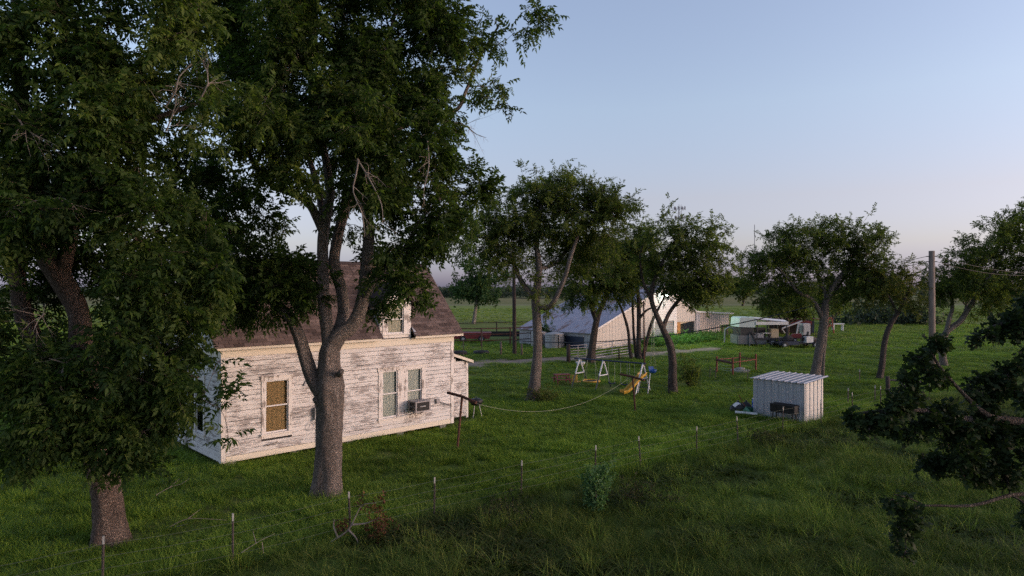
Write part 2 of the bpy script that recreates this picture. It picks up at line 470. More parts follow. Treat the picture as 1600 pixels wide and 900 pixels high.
# ------------------------------------------------------------------ ground: one sheet to the horizon
def ground_mat():
    m, nt, nd, lk, bs = nodes('pasture_ground')
    bs.inputs['Roughness'].default_value = 0.95
    bs.inputs['Specular IOR Level'].default_value = 0.1
    ge = nd.new('ShaderNodeNewGeometry')
    sx = nd.new('ShaderNodeSeparateXYZ'); lk.new(ge.outputs['Position'], sx.inputs[0])
    n1 = noise(nd, lk, ge.outputs['Position'], 0.22, 6, 0.6)
    n2 = noise(nd, lk, ge.outputs['Position'], 2.3, 7, 0.7, mapscale=(1, 0.6, 1))
    n3 = noise(nd, lk, ge.outputs['Position'], 0.020, 5, 0.6, mapscale=(0.35, 1.6, 1))
    a = ramp(nd, [(0.28, (0.070, 0.100, 0.022)), (0.48, (0.110, 0.160, 0.034)), (0.66, (0.160, 0.180, 0.050)), (0.80, (0.20, 0.17, 0.075))])
    lk.new(n1.outputs[0], a.inputs[0])
    b = ramp(nd, [(0.30, (0.55, 0.55, 0.55)), (0.70, (1.2, 1.2, 1.15))]); lk.new(n2.outputs[0], b.inputs[0])
    c = mixc(nd, lk, 1.0, a.outputs[0], b.outputs[0], 'MULTIPLY')
    # far fields: hay meadow, a pale track, straw-coloured crop beyond
    dv = nd.new('ShaderNodeMath'); dv.operation = 'MULTIPLY_ADD'
    lk.new(n3.outputs[0], dv.inputs[0]); dv.inputs[1].default_value = 26.0; lk.new(sx.outputs[1], dv.inputs[2])
    d2 = nd.new('ShaderNodeMath'); d2.operation = 'DIVIDE'; lk.new(dv.outputs[0], d2.inputs[0]); d2.inputs[1].default_value = 1000.0
    far = ramp(nd, [(0.0, (0.140, 0.180, 0.044)), (0.125, (0.170, 0.205, 0.052)), (0.150, (0.190, 0.245, 0.056)), (0.212, (0.180, 0.225, 0.054)),
                    (0.216, (0.24, 0.235, 0.12)), (0.222, (0.22, 0.215, 0.11)), (0.226, (0.16, 0.165, 0.058)), (0.30, (0.200, 0.185, 0.075)), (0.42, (0.14, 0.155, 0.058)), (0.9, (0.08, 0.095, 0.05))])
    lk.new(d2.outputs[0], far.inputs[0])
    n4 = noise(nd, lk, ge.outputs['Position'], 0.12, 6, 0.65, mapscale=(0.25, 1.5, 1))
    b4 = ramp(nd, [(0.3, (0.72, 0.74, 0.70)), (0.7, (1.2, 1.16, 1.15))]); lk.new(n4.outputs[0], b4.inputs[0])
    farc = mixc(nd, lk, 1.0, far.outputs[0], b4.outputs[0], 'MULTIPLY')
    mr = nd.new('ShaderNodeMapRange'); lk.new(sx.outputs[1], mr.inputs[0]); mr.inputs[1].default_value = 55; mr.inputs[2].default_value = 120
    c = mixc(nd, lk, mr.outputs[0], c, farc)
    lk.new(c, bs.inputs['Base Color'])
    bump(nd, lk, bs, n2.outputs[0], 0.8, 0.12)
    return m
M['ground'] = ground_mat()

ys = np.concatenate([np.array([-3000, -600, -150, -60, -25]), np.arange(-10, 60, 0.5), np.arange(60, 140, 2.5), np.array([150, 180, 230, 300, 450, 700, 1200, 2500, 5000])])
xs = np.concatenate([np.array([-5000, -2500, -1200, -600, -300, -160, -90, -60]), np.arange(-42, 42, 0.6), np.array([44, 60, 90, 160, 300, 600, 1200, 2500, 5000])])
X, Y = np.meshgrid(xs, ys)
Z = gz(X, Y) * np.clip((110 - np.abs(X)) / 50, 0, 1)
V = np.stack([X, Y, Z], -1).reshape(-1, 3)
ny, nx = X.shape
ii = (np.arange(ny - 1)[:, None] * nx + np.arange(nx - 1)[None, :]).ravel()
F = np.stack([ii, ii + 1, ii + nx + 1, ii + nx], -1)
ground = link_mesh('ground', np_mesh('ground', V, F), M['ground'], None, True)
tag(ground, 'rough green pasture ground stretching to the horizon', 'ground', kind='structure')

# dirt track running past the swing set to the barn
trk = [gp(560, 590), gp(640, 578), gp(700, 572.5), gp(790, 565.5), gp(880, 561), gp(960, 557.5), gp(1040, 551), gp(1090, 546.5), gp(1120, 543.5)]
pp, rr_ = smooth_path(trk, [2.1, 2.0, 1.9, 1.6, 1.4, 1.4, 1.5, 1.4, 0.5], 0.7)
tv, tf = [], []
rt = random.Random(3)
for i, p in enumerate(pp):
    d = (pp[min(i + 1, len(pp) - 1)] - pp[max(i - 1, 0)]).normalized()
    n = Vector((-d.y, d.x, 0))
    for k in range(7):
        t = k / 6 * 2 - 1
        e = rr_[i] * t + (rt.uniform(-.3, .3) if abs(t) > .9 else 0)
        q = p + n * e
        tv.append((q.x, q.y, float(gz(q.x, q.y)) + 0.035 - 0.03 * abs(t) ** 3))
for i in range(len(pp) - 1):
    for k in range(6):
        tf.append((i * 7 + k, i * 7 + k + 1, (i + 1) * 7 + k + 1, (i + 1) * 7 + k))
mb = MB(); mb.add(tv, tf)
track = tag(mb.build('dirt_track', M['dirt'], None, True), 'pale dirt track crossing the grass towards the barn', 'track', kind='structure')
TRK = np.array([(p.x, p.y) for p in pp])

# ------------------------------------------------------------------ grass: tufts set by numpy, instanced by one geometry-node tree
def tuft(name, n, h, spread, width, lean, seed, heads=0):
    r = np.random.default_rng(seed)
    V, F, C = [], [], []
    for i in range(n):
        a = r.uniform(0, 2 * math.pi); rad = spread * math.sqrt(r.uniform())
        bx, by = rad * math.cos(a), rad * math.sin(a)
        da = a + r.normal(0, 0.9)
        L = h * r.uniform(0.55, 1.1); ln = lean * r.uniform(0.3, 1.5)
        w = width * r.uniform(0.7, 1.3)
        pa = da + math.pi / 2 + r.normal(0, .5)
        wx, wy = w / 2 * math.cos(pa), w / 2 * math.sin(pa)
        pts = []
        for t in (0, 0.45, 0.8, 1.0):
            o = L * ln * t ** 1.8
            zz = L * (t - 0.28 * ln * t ** 2.4)
            pts.append((bx + o * math.cos(da), by + o * math.sin(da), zz))
        b = len(V)
        for k, s in ((0, 1.0), (1, 0.95), (2, 0.55)):
            x, y, z = pts[k]
            V += [(x - wx * s, y - wy * s, z), (x + wx * s, y + wy * s, z)]
        V.append(pts[3])
        F += [(b, b + 1, b + 3), (b, b + 3, b + 2), (b + 2, b + 3, b + 5), (b + 2, b + 5, b + 4), (b + 4, b + 5, b + 6)]
        c = r.uniform()
        C += [c * .8 + .1 * k for k in (0, 0, 1, 1, 2, 2, 2)]
    me = np_mesh(name, np.array(V), np.array(F), np.clip(np.array(C), 0, 1))
    return me

def grass_mat():
    m, nt, nd, lk, bs = nodes('grass_blades')
    bs.inputs['Roughness'].default_value = 0.55
    bs.inputs['Specular IOR Level'].default_value = 0.12
    ge = nd.new('ShaderNodeNewGeometry')
    at = nd.new('ShaderNodeAttribute'); at.attribute_name = 'var'
    ia = nd.new('ShaderNodeAttribute'); ia.attribute_name = 'lush'; ia.attribute_type = 'INSTANCER'
    lushr = ramp(nd, [(0.0, (0.078, 0.150, 0.016)), (0.45, (0.132, 0.226, 0.026)), (1.0, (0.232, 0.330, 0.045))]); lk.new(at.outputs['Fac'], lushr.inputs[0])
    dryr = ramp(nd, [(0.0, (0.066, 0.110, 0.018)), (0.5, (0.125, 0.188, 0.032)), (0.85, (0.215, 0.255, 0.056)), (1.0, (0.31, 0.28, 0.10))]); lk.new(at.outputs['Fac'], dryr.inputs[0])
    c = mixc(nd, lk, ia.outputs['Fac'], dryr.outputs[0], lushr.outputs[0])
    n1 = noise(nd, lk, ge.outputs['Position'], 0.5, 5, 0.6)
    b = ramp(nd, [(0.3, (0.72, 0.74, 0.7)), (0.7, (1.18, 1.15, 1.1))]); lk.new(n1.outputs[0], b.inputs[0])
    c = mixc(nd, lk, 1.0, c, b.outputs[0], 'MULTIPLY')
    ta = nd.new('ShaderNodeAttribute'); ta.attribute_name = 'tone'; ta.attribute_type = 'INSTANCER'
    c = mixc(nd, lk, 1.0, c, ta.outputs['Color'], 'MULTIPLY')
    lk.new(c, bs.inputs['Base Color'])
    tr = nd.new('ShaderNodeBsdfTranslucent'); lk.new(c, tr.inputs[0])
    mx = nd.new('ShaderNodeMixShader'); mx.inputs[0].default_value = 0.3
    lk.new(bs.outputs[0], mx.inputs[1]); lk.new(tr.outputs[0], mx.inputs[2])
    lk.new(mx.outputs[0], nd['Material Output'].inputs[0])
    return m
M['grass'] = grass_mat()

tcol = bpy.data.collections.new('grass_tufts')
specs = [(46, 0.46, 0.19, 0.0075, 0.75), (44, 0.38, 0.21, 0.0075, 0.95), (30, 0.58, 0.14, 0.0065, 0.60),     # 0-2 tall rough
         (52, 0.24, 0.19, 0.008, 0.70), (52, 0.20, 0.21, 0.008, 0.95), (44, 0.28, 0.17, 0.0075, 0.80),     # 3-5 lawn gone long
         (44, 0.34, 0.42, 0.030, 0.90), (40, 0.28, 0.46, 0.034, 1.00),                                     
         (34, 0.30, 0.22, 0.030, 1.10), (22, 0.75, 0.16, 0.006, 0.45)]                                    # 6-7 far clumps
for i, (n, h, s, w, l) in enumerate(specs):
    me = tuft('grass_tuft', n, h, s, w, l, 20 + i)
    me.materials.append(M['grass'])
    o = bpy.data.objects.new('grass_tuft_%d' % i, me)
    tcol.objects.link(o)

def lnoise(x, y, s, ph=0.0):
    return (np.sin(x * s + ph + 1.7 * np.sin(y * s * 0.7 + ph)) + np.sin(y * s * 1.3 - ph + 1.3 * np.sin(x * s * 0.9)) + np.sin((x + y) * s * 0.61 + 2 * ph)) / 6 + 0.5

HC0 = Vector((-8.85, 20.67)); HU = Vector((0.723, 0.691)); HN = Vector((-0.691, 0.723))
def scatter(y0, y1, dens, half=0.86):
    area = half * (y1 * y1 - y0 * y0)
    n = int(area * dens)
    u = RNG.uniform(size=n)
    y = np.sqrt(y0 * y0 + u * (y1 * y1 - y0 * y0))
    x = RNG.uniform(-1, 1, n) * half * y
    return x, y

FX, FY, DX, DY = -1.86, 16.2, 0.79, 0.61
parts = []
for (y0, y1, dens, zone) in ((9.5, 19, 34, 0), (19, 34, 24, 0), (34, 60, 10, 1), (60, 100, 1.9, 2), (100, 170, 0.45, 2)):
    x, y = scatter(y0, y1, dens)
    side = (x - FX) * DY - (y - FY) * DX                 # > 0 on the camera's side of the fence
    tall = np.clip((side + 0.6) / 1.6, 0, 1)
    a = (x - HC0.x) * HU.x + (y - HC0.y) * HU.y
    b = (x - HC0.x) * HN.x + (y - HC0.y) * HN.y
    keep = ~((a > -0.05) & (a < 10.35) & (b > 0.03) & (b < 10))
    # shed
    sa = (x - 11.83) * 0.667 * 0 + (x - 11.83) * (-0.655) + (y - 27.5) * 0.755
    sb = (x - 11.83) * 0.745 + (y - 27.5) * 0.667
    keep &= ~((sa > 0) & (sa < 2.2) & (sb > 0) & (sb < 1.65))
    ba = (x - 7.0) * 0.71 + (y - 59.5) * 0.704
    bb_ = -(x - 7.0) * 0.704 + (y - 59.5) * 0.71
    keep &= ~((ba > 0) & (ba < 23) & (bb_ > 0.1))
    d2 = np.min((x[:, None] - TRK[None, ::2, 0]) ** 2 + (y[:, None] - TRK[None, ::2, 1]) ** 2, axis=1) if y1 > 34 else np.full(len(x), 99.)
    keep &= d2 > (0.25 + 1.5 * lnoise(x, y, 1.9)) ** 2
    big = lnoise(x, y, 0.75, 0.4)
    for (tx, ty, tr_) in ((-4.9, 17.8, .75), (-8.7, 14.7, .8), (1.0, 32.9, .8), (5.2, 36.6, 1.5), (8.3, 35.1, .6)):
        keep &= ((x - tx) ** 2 + (y - ty) ** 2) > (tr_ * RNG.uniform(.3, 1.0, len(x))) ** 2
    keep &= RNG.uniform(size=len(x)) < np.where(tall > .5, 0.55 + 0.45 * big, 0.9)
    x, y, tall, big, side = x[keep], y[keep], tall[keep], big[keep], side[keep]
    n = len(x)
    if zone == 2:
        idx = RNG.integers(6, 8, n); s = RNG.uniform(0.7, 1.2, n); sz = s * 0.85
    else:
        idx = np.where(RNG.uniform(size=n) < tall, RNG.integers(0, 3, n), RNG.integers(3, 6, n))
        s = RNG.uniform(0.75, 1.25, n)
        sz = s * np.where(tall > .5, 0.46 + 0.42 * big, 0.55 + 0.65 * lnoise(x, y, 1.3, 2.0))
        if zone == 1:
            s *= 1.35; sz *= 0.82
    lush = np.clip(1.05 - 0.70 * tall - 0.7 * np.clip((y - 48) / 50, 0, 1) + 0.9 * (lnoise(x, y, 0.33, 1.0) - 0.5) + RNG.normal(0, .12, n), 0, 1)
    # weedy patches and seed stalks in the unmown strip, thin cover round the trunks and under the swings
    wn_ = lnoise(x, y, 0.95, 3.1) * .6 + lnoise(x, y, 2.1, 0.7) * .4
    weed = (tall > .4) & (zone == 0) & (wn_ + RNG.normal(0, .06, n) > 0.60)
    idx = np.where(weed, 8, idx); sz = np.where(weed, sz * .9, sz)
    stalk = (tall > .4) & (zone == 0) & (RNG.uniform(size=n) < .05)
    idx = np.where(stalk, 9, idx)
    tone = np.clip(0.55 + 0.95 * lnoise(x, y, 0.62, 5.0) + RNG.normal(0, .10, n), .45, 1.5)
    tone = np.where(tall > .4, tone * .74, 0.60 * tone + 0.50)  # grass colour carries tree shade in the foreground and mound shading on the lawn
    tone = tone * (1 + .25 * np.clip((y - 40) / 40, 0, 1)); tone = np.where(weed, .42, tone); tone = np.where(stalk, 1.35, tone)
    parts.append((x, y, idx, s, sz, lush, tone))
gx, gy, gi, gs, gsz, gl, gt = [np.concatenate(q) for q in zip(*parts)]
gzv = gz(gx, gy)
gme = bpy.data.meshes.new('grass')
gme.vertices.add(len(gx))
gme.vertices.foreach_set('co', np.stack([gx, gy, gzv - 0.01], -1).astype(np.float32).ravel())
def addattr(nm, typ, arr):
    at = gme.attributes.new(nm, typ, 'POINT')
    at.data.foreach_set('vector' if typ == 'FLOAT_VECTOR' else 'value', np.ascontiguousarray(arr).ravel())
addattr('rot', 'FLOAT_VECTOR', np.stack([RNG.normal(0, .08, len(gx)), RNG.normal(0, .08, len(gx)), RNG.uniform(0, 6.283, len(gx))], -1).astype(np.float32))
addattr('scl', 'FLOAT_VECTOR', np.stack([gs, gs, gsz], -1).astype(np.float32))
addattr('pick', 'INT', gi.astype(np.int32))
addattr('lush', 'FLOAT', gl.astype(np.float32))
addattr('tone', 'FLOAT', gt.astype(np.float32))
grass = link_mesh('grass', gme, M['grass'])
tag(grass, 'rough unmown green grass covering the yard and pasture', 'grass', kind='stuff')
ng = bpy.data.node_groups.new('grass_instances', 'GeometryNodeTree')
ng.interface.new_socket('Geometry', in_out='INPUT', socket_type='NodeSocketGeometry')
ng.interface.new_socket('Geometry', in_out='OUTPUT', socket_type='NodeSocketGeometry')
gi_ = ng.nodes.new('NodeGroupInput'); go_ = ng.nodes.new('NodeGroupOutput')
iop = ng.nodes.new('GeometryNodeInstanceOnPoints')
ci = ng.nodes.new('GeometryNodeCollectionInfo')
ci.inputs['Collection'].default_value = tcol
ci.inputs['Separate Children'].default_value = True
ci.inputs['Reset Children'].default_value = True
iop.inputs['Pick Instance'].default_value = True
def nattr(nm, typ):
    a = ng.nodes.new('GeometryNodeInputNamedAttribute'); a.data_type = typ
    a.inputs['Name'].default_value = nm
    return a.outputs['Attribute']
ng.links.new(gi_.outputs[0], iop.inputs['Points'])
ng.links.new(ci.outputs[0], iop.inputs['Instance'])
ng.links.new(nattr('pick', 'INT'), iop.inputs['Instance Index'])
ng.links.new(nattr('rot', 'FLOAT_VECTOR'), iop.inputs['Rotation'])
ng.links.new(nattr('scl', 'FLOAT_VECTOR'), iop.inputs['Scale'])
ng.links.new(iop.outputs[0], go_.inputs[0])
md = grass.modifiers.new('instances', 'NODES'); md.node_group = ng

# ------------------------------------------------------------------ farmhouse
def glass_mat():
    m, nt, nd, lk, bs = nodes('window_glass')
    t = nd.new('ShaderNodeBsdfTransparent'); t.inputs[0].default_value = (0.86, 0.88, 0.88, 1)
    g = nd.new('ShaderNodeBsdfGlossy'); g.inputs['Roughness'].default_value = 0.06
    lw = nd.new('ShaderNodeLayerWeight'); lw.inputs[0].default_value = 0.12
    mx = nd.new('ShaderNodeMixShader')
    lk.new(lw.outputs['Fresnel'], mx.inputs[0]); lk.new(t.outputs[0], mx.inputs[1]); lk.new(g.outputs[0], mx.inputs[2])
    lk.new(mx.outputs[0], nd['Material Output'].inputs[0])
    return m
M['glass'] = glass_mat()
M['room'] = simple('dim_room', (0.035, 0.036, 0.045), (0.02, 0.02, 0.025), 2)

def shingle_mat():
    m, nt, nd, lk, bs = nodes('brown_asphalt_shingle')
    bs.inputs['Roughness'].default_value = 0.95
    bs.inputs['Specular IOR Level'].default_value = 0.2
    at = nd.new('ShaderNodeAttribute'); at.attribute_name = 'var'
    tc = nd.new('ShaderNodeTexCoord')
    r = ramp(nd, [(0.0, (0.066, 0.050, 0.046)), (0.5, (0.122, 0.093, 0.086)), (1.0, (0.190, 0.148, 0.136))])
    lk.new(at.outputs['Fac'], r.inputs[0])
    n = noise(nd, lk, tc.outputs['Object'], 1.1, 5, 0.6, mapscale=(1, 1, 0.7))
    b = ramp(nd, [(0.3, (0.74, 0.74, 0.76)), (0.7, (1.12, 1.1, 1.08))]); lk.new(n.outputs[0], b.inputs[0])
    c = mixc(nd, lk, 1.0, r.outputs[0], b.outputs[0], 'MULTIPLY')
    n2 = noise(nd, lk, tc.outputs['Object'], 60, 2, 0.7)
    g = ramp(nd, [(0.3, (0.8, 0.8, 0.8)), (0.7, (1.15, 1.15, 1.15))]); lk.new(n2.outputs[0], g.inputs[0])
    c = mixc(nd, lk, 1.0, c, g.outputs[0], 'MULTIPLY')
    lk.new(c, bs.inputs['Base Color'])
    return m
M['shingle'] = shingle_mat()

HA = math.atan2(0.691, 0.723)
LX, WY, ZB, ZF, ZE, ZR = 9.0, 4.5, 0.13, 3.33, 3.60, 6.35
house = thing('farmhouse', 'old white clapboard farmhouse with peeling paint and steep brown shingle roof', 'house', (HC0.x, HC0.y, 0), HA)

RH = random.Random(11)
def cut(runs, a, b):
    out = []
    for (s, e) in runs:
        if b <= s or a >= e: out.append((s, e)); continue
        if a - s > 0.02: out.append((s, a))
        if e - b > 0.02: out.append((b, e))
    return out

def boards(parent, x0, x1, z0, z1, step, openings, m, rz=0.0, span=None, maxlen=4.2, name='clapboard', loc=(0, 0, 0)):
    """lapped boards, one mesh object each; wall face y=0, outside is -y"""
    nrow = int(round((z1 - z0) / step)); e = (z1 - z0) / nrow
    for r in range(nrow):
        z = z0 + r * e; zc = z + e / 2
        a, b = (x0, x1) if span is None else span(z + e)
        if b - a < 0.12: continue
        runs = [(a, b)]
        for (oa, ob, oz0, oz1) in openings:
            if oz0 < zc < oz1: runs = cut(runs, oa, ob)
        for (s, t) in runs:
            pos = s
            while pos < t - 1e-6:
                ln = RH.uniform(1.7, maxlen)
                nx_ = t if t - (pos + ln) < 0.7 else pos + ln
                j = RH.uniform(-.0025, .0025); tw = RH.uniform(-.003, .003)
                mb = MB()
                g = RH.uniform(.006, .013)
                q = [(pos, 0.014, z), (pos, -.016 + j, z + tw), (pos, -.022 + j, z + .012 + tw), (pos, -.018 + j, z + e - g - .008 + tw), (pos, -.008 + j, z + e - g + tw), (pos, 0.014, z + e - g)]
                mb.prism(q, (nx_ - pos - 0.004, 0, 0))
                o = mb.build(name, m, parent)
                o.rotation_euler[2] = rz; o.location = loc
                pos = nx_

def window(parent, x0, x1, z0, z1, lights, shades, rz=0.0, cas=0.13, loc=(0, 0, 0), head=0.03, mull=None):
    """double-hung sashes side by side inside one casing; x0..x1 outer casing"""
    c = MB()
    c.bb(x0, x0 + cas, -.045, .06, z0, z1); c.bb(x1 - cas, x1, -.045, .06, z0, z1)
    c.bb(x0 - .03, x1 + .03, -.055, .055, z1, z1 + .12)
    c.bb(x0 - .05, x1 + .05, -.085, .05, z1 + .12, z1 + .12 + head)
    c.bb(x0 - .04, x1 + .04, -.09, .06, z0 - .05, z0)
    c.bb(x0 + .01, x1 - .01, -.037, .05, z0 - .16, z0 - .05)
    n = len(shades); mull = mull or cas * 0.95
    w = (x1 - x0 - 2 * cas - (n - 1) * mull) / n
    for k in range(n - 1):
        m0 = x0 + cas + (k + 1) * w + k * mull
        c.bb(m0, m0 + mull, -.040, .058, z0, z1)
    win = c.build('window', M['trim'], parent)
    win.rotation_euler[2] = rz; win.location = loc
    for k, sh in enumerate(shades):
        a = x0 + cas + k * (w + mull); b = a + w
        zm = (z0 + z1) / 2 + .02
        s = MB(); t = 0.038
        for (za, zb, y) in ((z0, zm + .02, .012), (zm - .02, z1, -.014)):
            s.bb(a, a + t, y, y + .028, za, zb); s.bb(b - t, b, y, y + .028, za, zb)
            s.bb(a + t, b - t, y + .001, y + .027, za, za + t * 1.1); s.bb(a + t, b - t, y + .001, y + .027, zb - t, zb)
            if lights == 2: s.bb((a + b) / 2 - .012, (a + b) / 2 + .012, y + .002, y + .026, za + t, zb - t)
        s.build('sash', M['white'], win)
        g = MB(); g.bb(a + t, b - t, .022, .026, z0 + t, zm - .02); g.build('pane', M['glass'], win)
        g = MB(); g.bb(a + t, b - t, -.004, .000, zm + .02, z1 - t); g.build('pane', M['glass'], win)
        d = MB()
        nf = 10
        vs = []
        for q in range(nf + 1):
            xx = a + (b - a) * q / nf; yy = .062 + (.008 if q % 2 else 0)
            vs += [(xx, yy, z0), (xx, yy, z1)]
        d.add(vs, [(2 * q, 2 * q + 2, 2 * q + 3, 2 * q + 1) for q in range(nf)])
        d.build('window_shade', sh, win)
    return win

fw = MB(); fw.bb(0.02, LX - .02, .10, .18, ZB, ZE - .02); fw = fw.build('front_wall', M['dark_gap'], house)
W1 = (1.23, 2.26, .82, 2.50); W2 = (5.55, 7.63, .72, 2.42)
boards(fw, .13, LX - .13, ZB + .16, ZF, .152, [(W1[0] + .0, W1[1], W1[2] - .16, W1[3] + .12), (W2[0], W2[1], W2[2] - .16, W2[3] + .12)], M['paint'])
sk = MB(); sk.prism([(0.13, .014, ZB - .02), (.13, -.018, ZB - .02), (.13, -.018, ZB + .155), (.13, .014, ZB + .155)], (LX - .26, 0, 0)); sk.build('skirting_board', M['frieze'], house)
fr = MB(); fr.bb(-.028, LX + .028, -.033, .05, ZF, ZE - .015); fr.build('frieze_board', M['frieze'], house)
fr = MB(); fr.bb(-.04, LX + .04, -.06, -.034, ZE - .075, ZE - .02); fr.build('frieze_moulding', M['cream'], house)
for x in (-.025, LX - .115):
    c = MB(); c.bb(x, x + .14, -.030, .02, ZB - .03, ZF - .002); c.build('corner_board', M['trim'], house)
for x in (-.0255, LX - .002):
    c = MB(); c.bb(x, x + .028, .021, .14, ZB - .03, ZF - .002); c.build('corner_board', M['trim'], house)
window(house, *W1, 1, [M['wood_shade']])
window(house, *W2, 1, [M['curtain'], M['curtain']], cas=.17, mull=.44)
# end wall (facing left), gable above
ew = MB(); ew.bb(.10, .18, .02, WY - .02, ZB, ZE); ew.add([(.14, .05, ZE), (.14, WY - .05, ZE), (.14, WY / 2, ZR - .12)], [(0, 1, 2)])
ew = ew.build('end_wall', M['dark_gap'], house)
QR = -math.pi / 2
WE = (-3.10, -1.33, .78, 2.52)
boards(ew, -WY + .13, -.14, ZB, ZF, .152, [(WE[0], WE[1], WE[2] - .16, WE[3] + .12)], M['paint_end'], QR)
def gspan(z):
    h = (z - ZE) / (ZR - .08 - ZE) * WY / 2
    return (-WY + .02 + max(h, 0), -.02 - max(h, 0))
WG = (-2.75, -1.75, 3.95, 5.1)
boards(ew, 0, 0, ZF + .20, ZR - .15, .152, [(WG[0], WG[1], WG[2] - .16, WG[3] + .12)], M['paint_end'], QR, gspan)
fr = MB(); fr.bb(-WY, -.055, -.030, .05, ZF, ZF + .195); f_ = fr.build('frieze_board', M['frieze'], house); f_.rotation_euler[2] = QR
window(house, *WE, 1, [M['room'], M['room']], QR, cas=.11)
window(house, *WG, 1, [M['room']], QR, cas=.1)
# far end wall
rw = MB(); rw.bb(LX - .18, LX - .10, .02, WY - .02, ZB, ZE); rw.add([(LX - .14, .05, ZE), (LX - .14, WY - .05, ZE), (LX - .14, WY / 2, ZR - .12)], [(2, 1, 0)])
rw = rw.build('end_wall', M['dark_gap'], house)
boards(rw, .13, WY - .13, ZB, ZF + .02, .3, [], M['paint'], -QR, None, 5, loc=(LX, 0, 0))
boards(rw, 0, 0, ZF + .02, ZR - .15, .3, [], M['paint'], -QR, lambda z: tuple(sorted((-gspan(z)[1], -gspan(z)[0]))), 5, loc=(LX, 0, 0))
bw = MB(); bw.bb(0.02, LX - .02, WY - .06, WY, ZB, ZE); bw.build('back_wall', M['paint_end'], house)
fl = MB(); fl.bb(.05, LX - .05, .2, WY - .08, ZB, ZB + .1); fl.build('floor_deck', M['dark_gap'], house)
for x in (.35, 2.4, 4.5, 6.6, 8.6):
    p = MB(); p.bb(x - .15, x + .15, .12, .42, -.15, ZB - .002); p.build('pier', M['concrete'], house)

# roof: deck in pieces round the dormer, each shingle tab its own little slab in one mesh
EY = -.24
SL = (ZR - ZE - .02) / (WY / 2 - EY)
def rz_(y): return ZE + .02 + (y - EY) * SL
DX0, DX1 = 5.60, 6.99
def deck(m, x0, x1, y0, y1):
    m.prism([(x0, y0, rz_(y0)), (x0, y1, rz_(y1)), (x0, y1, rz_(y1) + .06), (x0, y0, rz_(y0) + .06)], (x1 - x0, 0, 0))
m = MB(); deck(m, -.30, DX0, EY, WY / 2); deck(m, DX1, LX + .30, EY, WY / 2); deck(m, DX0 + .001, DX1 - .001, .95, WY / 2)
m.prism([(-.30, WY - EY, rz_(EY)), (-.30, WY / 2 + .001, rz_(WY / 2)), (-.30, WY / 2 + .001, rz_(WY / 2) + .06), (-.30, WY - EY, rz_(EY) + .06)], (LX + .6, 0, 0))
roof = m.build('roof', M['shingle'], house)
def shingle_mesh(rects, back=False, tab=.30, exposure=.142):
    V, F, C = [], [], []
    r = random.Random(5)
    cs = 1 / math.sqrt(1 + SL * SL); sn = SL * cs
    for (x0, x1, y0, y1) in rects:
        L = (y1 - y0) / cs
        n = int(L / exposure); e = L / n
        for i in range(n):
            off = (i % 2) * tab / 2 + r.uniform(-.015, .015)
            x = x0 - off
            rowv = r.uniform(-.12, .12)
            while x < x1:
                a, b = max(x, x0), min(x + tab - .012, x1)
                x += tab
                if b - a < .02: continue
                j = r.uniform(0, .004)
                s0, s1 = i * e - .02, (i + 1) * e + .0
                vs = []
                for (s, h) in ((s0, .084 + j), (s1, .063), (s0, .061)):
                    y = y0 + s * cs; z = rz_(y0) + s * sn
                    y2 = y - h * sn; z2 = z + h * cs
                    if back: y2 = WY - y2
                    vs.append((y2, z2))
                k = len(V)
                V += [(a, *vs[0]), (b, *vs[0]), (b, *vs[1]), (a, *vs[1]), (a, *vs[2]), (b, *vs[2])]
                F += [(k, k + 1, k + 2, k + 3), (k + 4, k + 5, k + 1, k)]
                C += [min(1, max(0, .5 + rowv + r.gauss(0, .22)))] * 6
    return np_mesh('shingles', np.array(V), np.array(F), np.array(C))
sh = link_mesh('shingles', shingle_mesh([(-.31, DX0 - .01, EY, WY / 2), (DX1 + .01, LX + .31, EY, WY / 2), (DX0, DX1, .96, WY / 2)]), M['shingle'], roof); sh['kind'] = 'stuff'
sh = link_mesh('shingles', shingle_mesh([(-.31, LX + .31, EY, WY / 2)], True, .6), M['shingle'], roof); sh['kind'] = 'stuff'
rc = MB(); rc.prism([(-.31, WY / 2 - .13, ZR + .00), (-.31, WY / 2, ZR + .125), (-.31, WY / 2 + .13, ZR + .00), (-.31, WY / 2, ZR + .10)], (LX + .62, 0, 0)); rc.build('ridge_cap', M['shingle'], roof)
for (a, b) in ((-.30, DX0 - .06), (DX1 + .03, LX + .30)):
    m = MB(); m.bb(a, b, EY - .022, EY + .002, ZE - .035, ZE + .075); m.build('fascia', M['cream'], house)
    m = MB(); m.bb(a + .01, b - .01, EY + .003, -.034, ZE - .019, ZE - .002); m.build('soffit', M['cream'], house)
for x in (-.322, LX + .302):
    m = MB()
    m.prism([(x, EY - .02, rz_(EY) - .06), (x, WY / 2, rz_(WY / 2) - .06), (x, WY / 2, rz_(WY / 2) + .075), (x, EY - .02, rz_(EY) + .05)], (.022, 0, 0))
    m.prism([(x, WY - EY + .02, rz_(EY) - .06), (x, WY / 2 + .001, rz_(WY / 2) - .06), (x, WY / 2 + .001, rz_(WY / 2) + .075), (x, WY - EY + .02, rz_(EY) + .05)], (.022, 0, 0))
    m.build('rake_board', M['cream'], house)

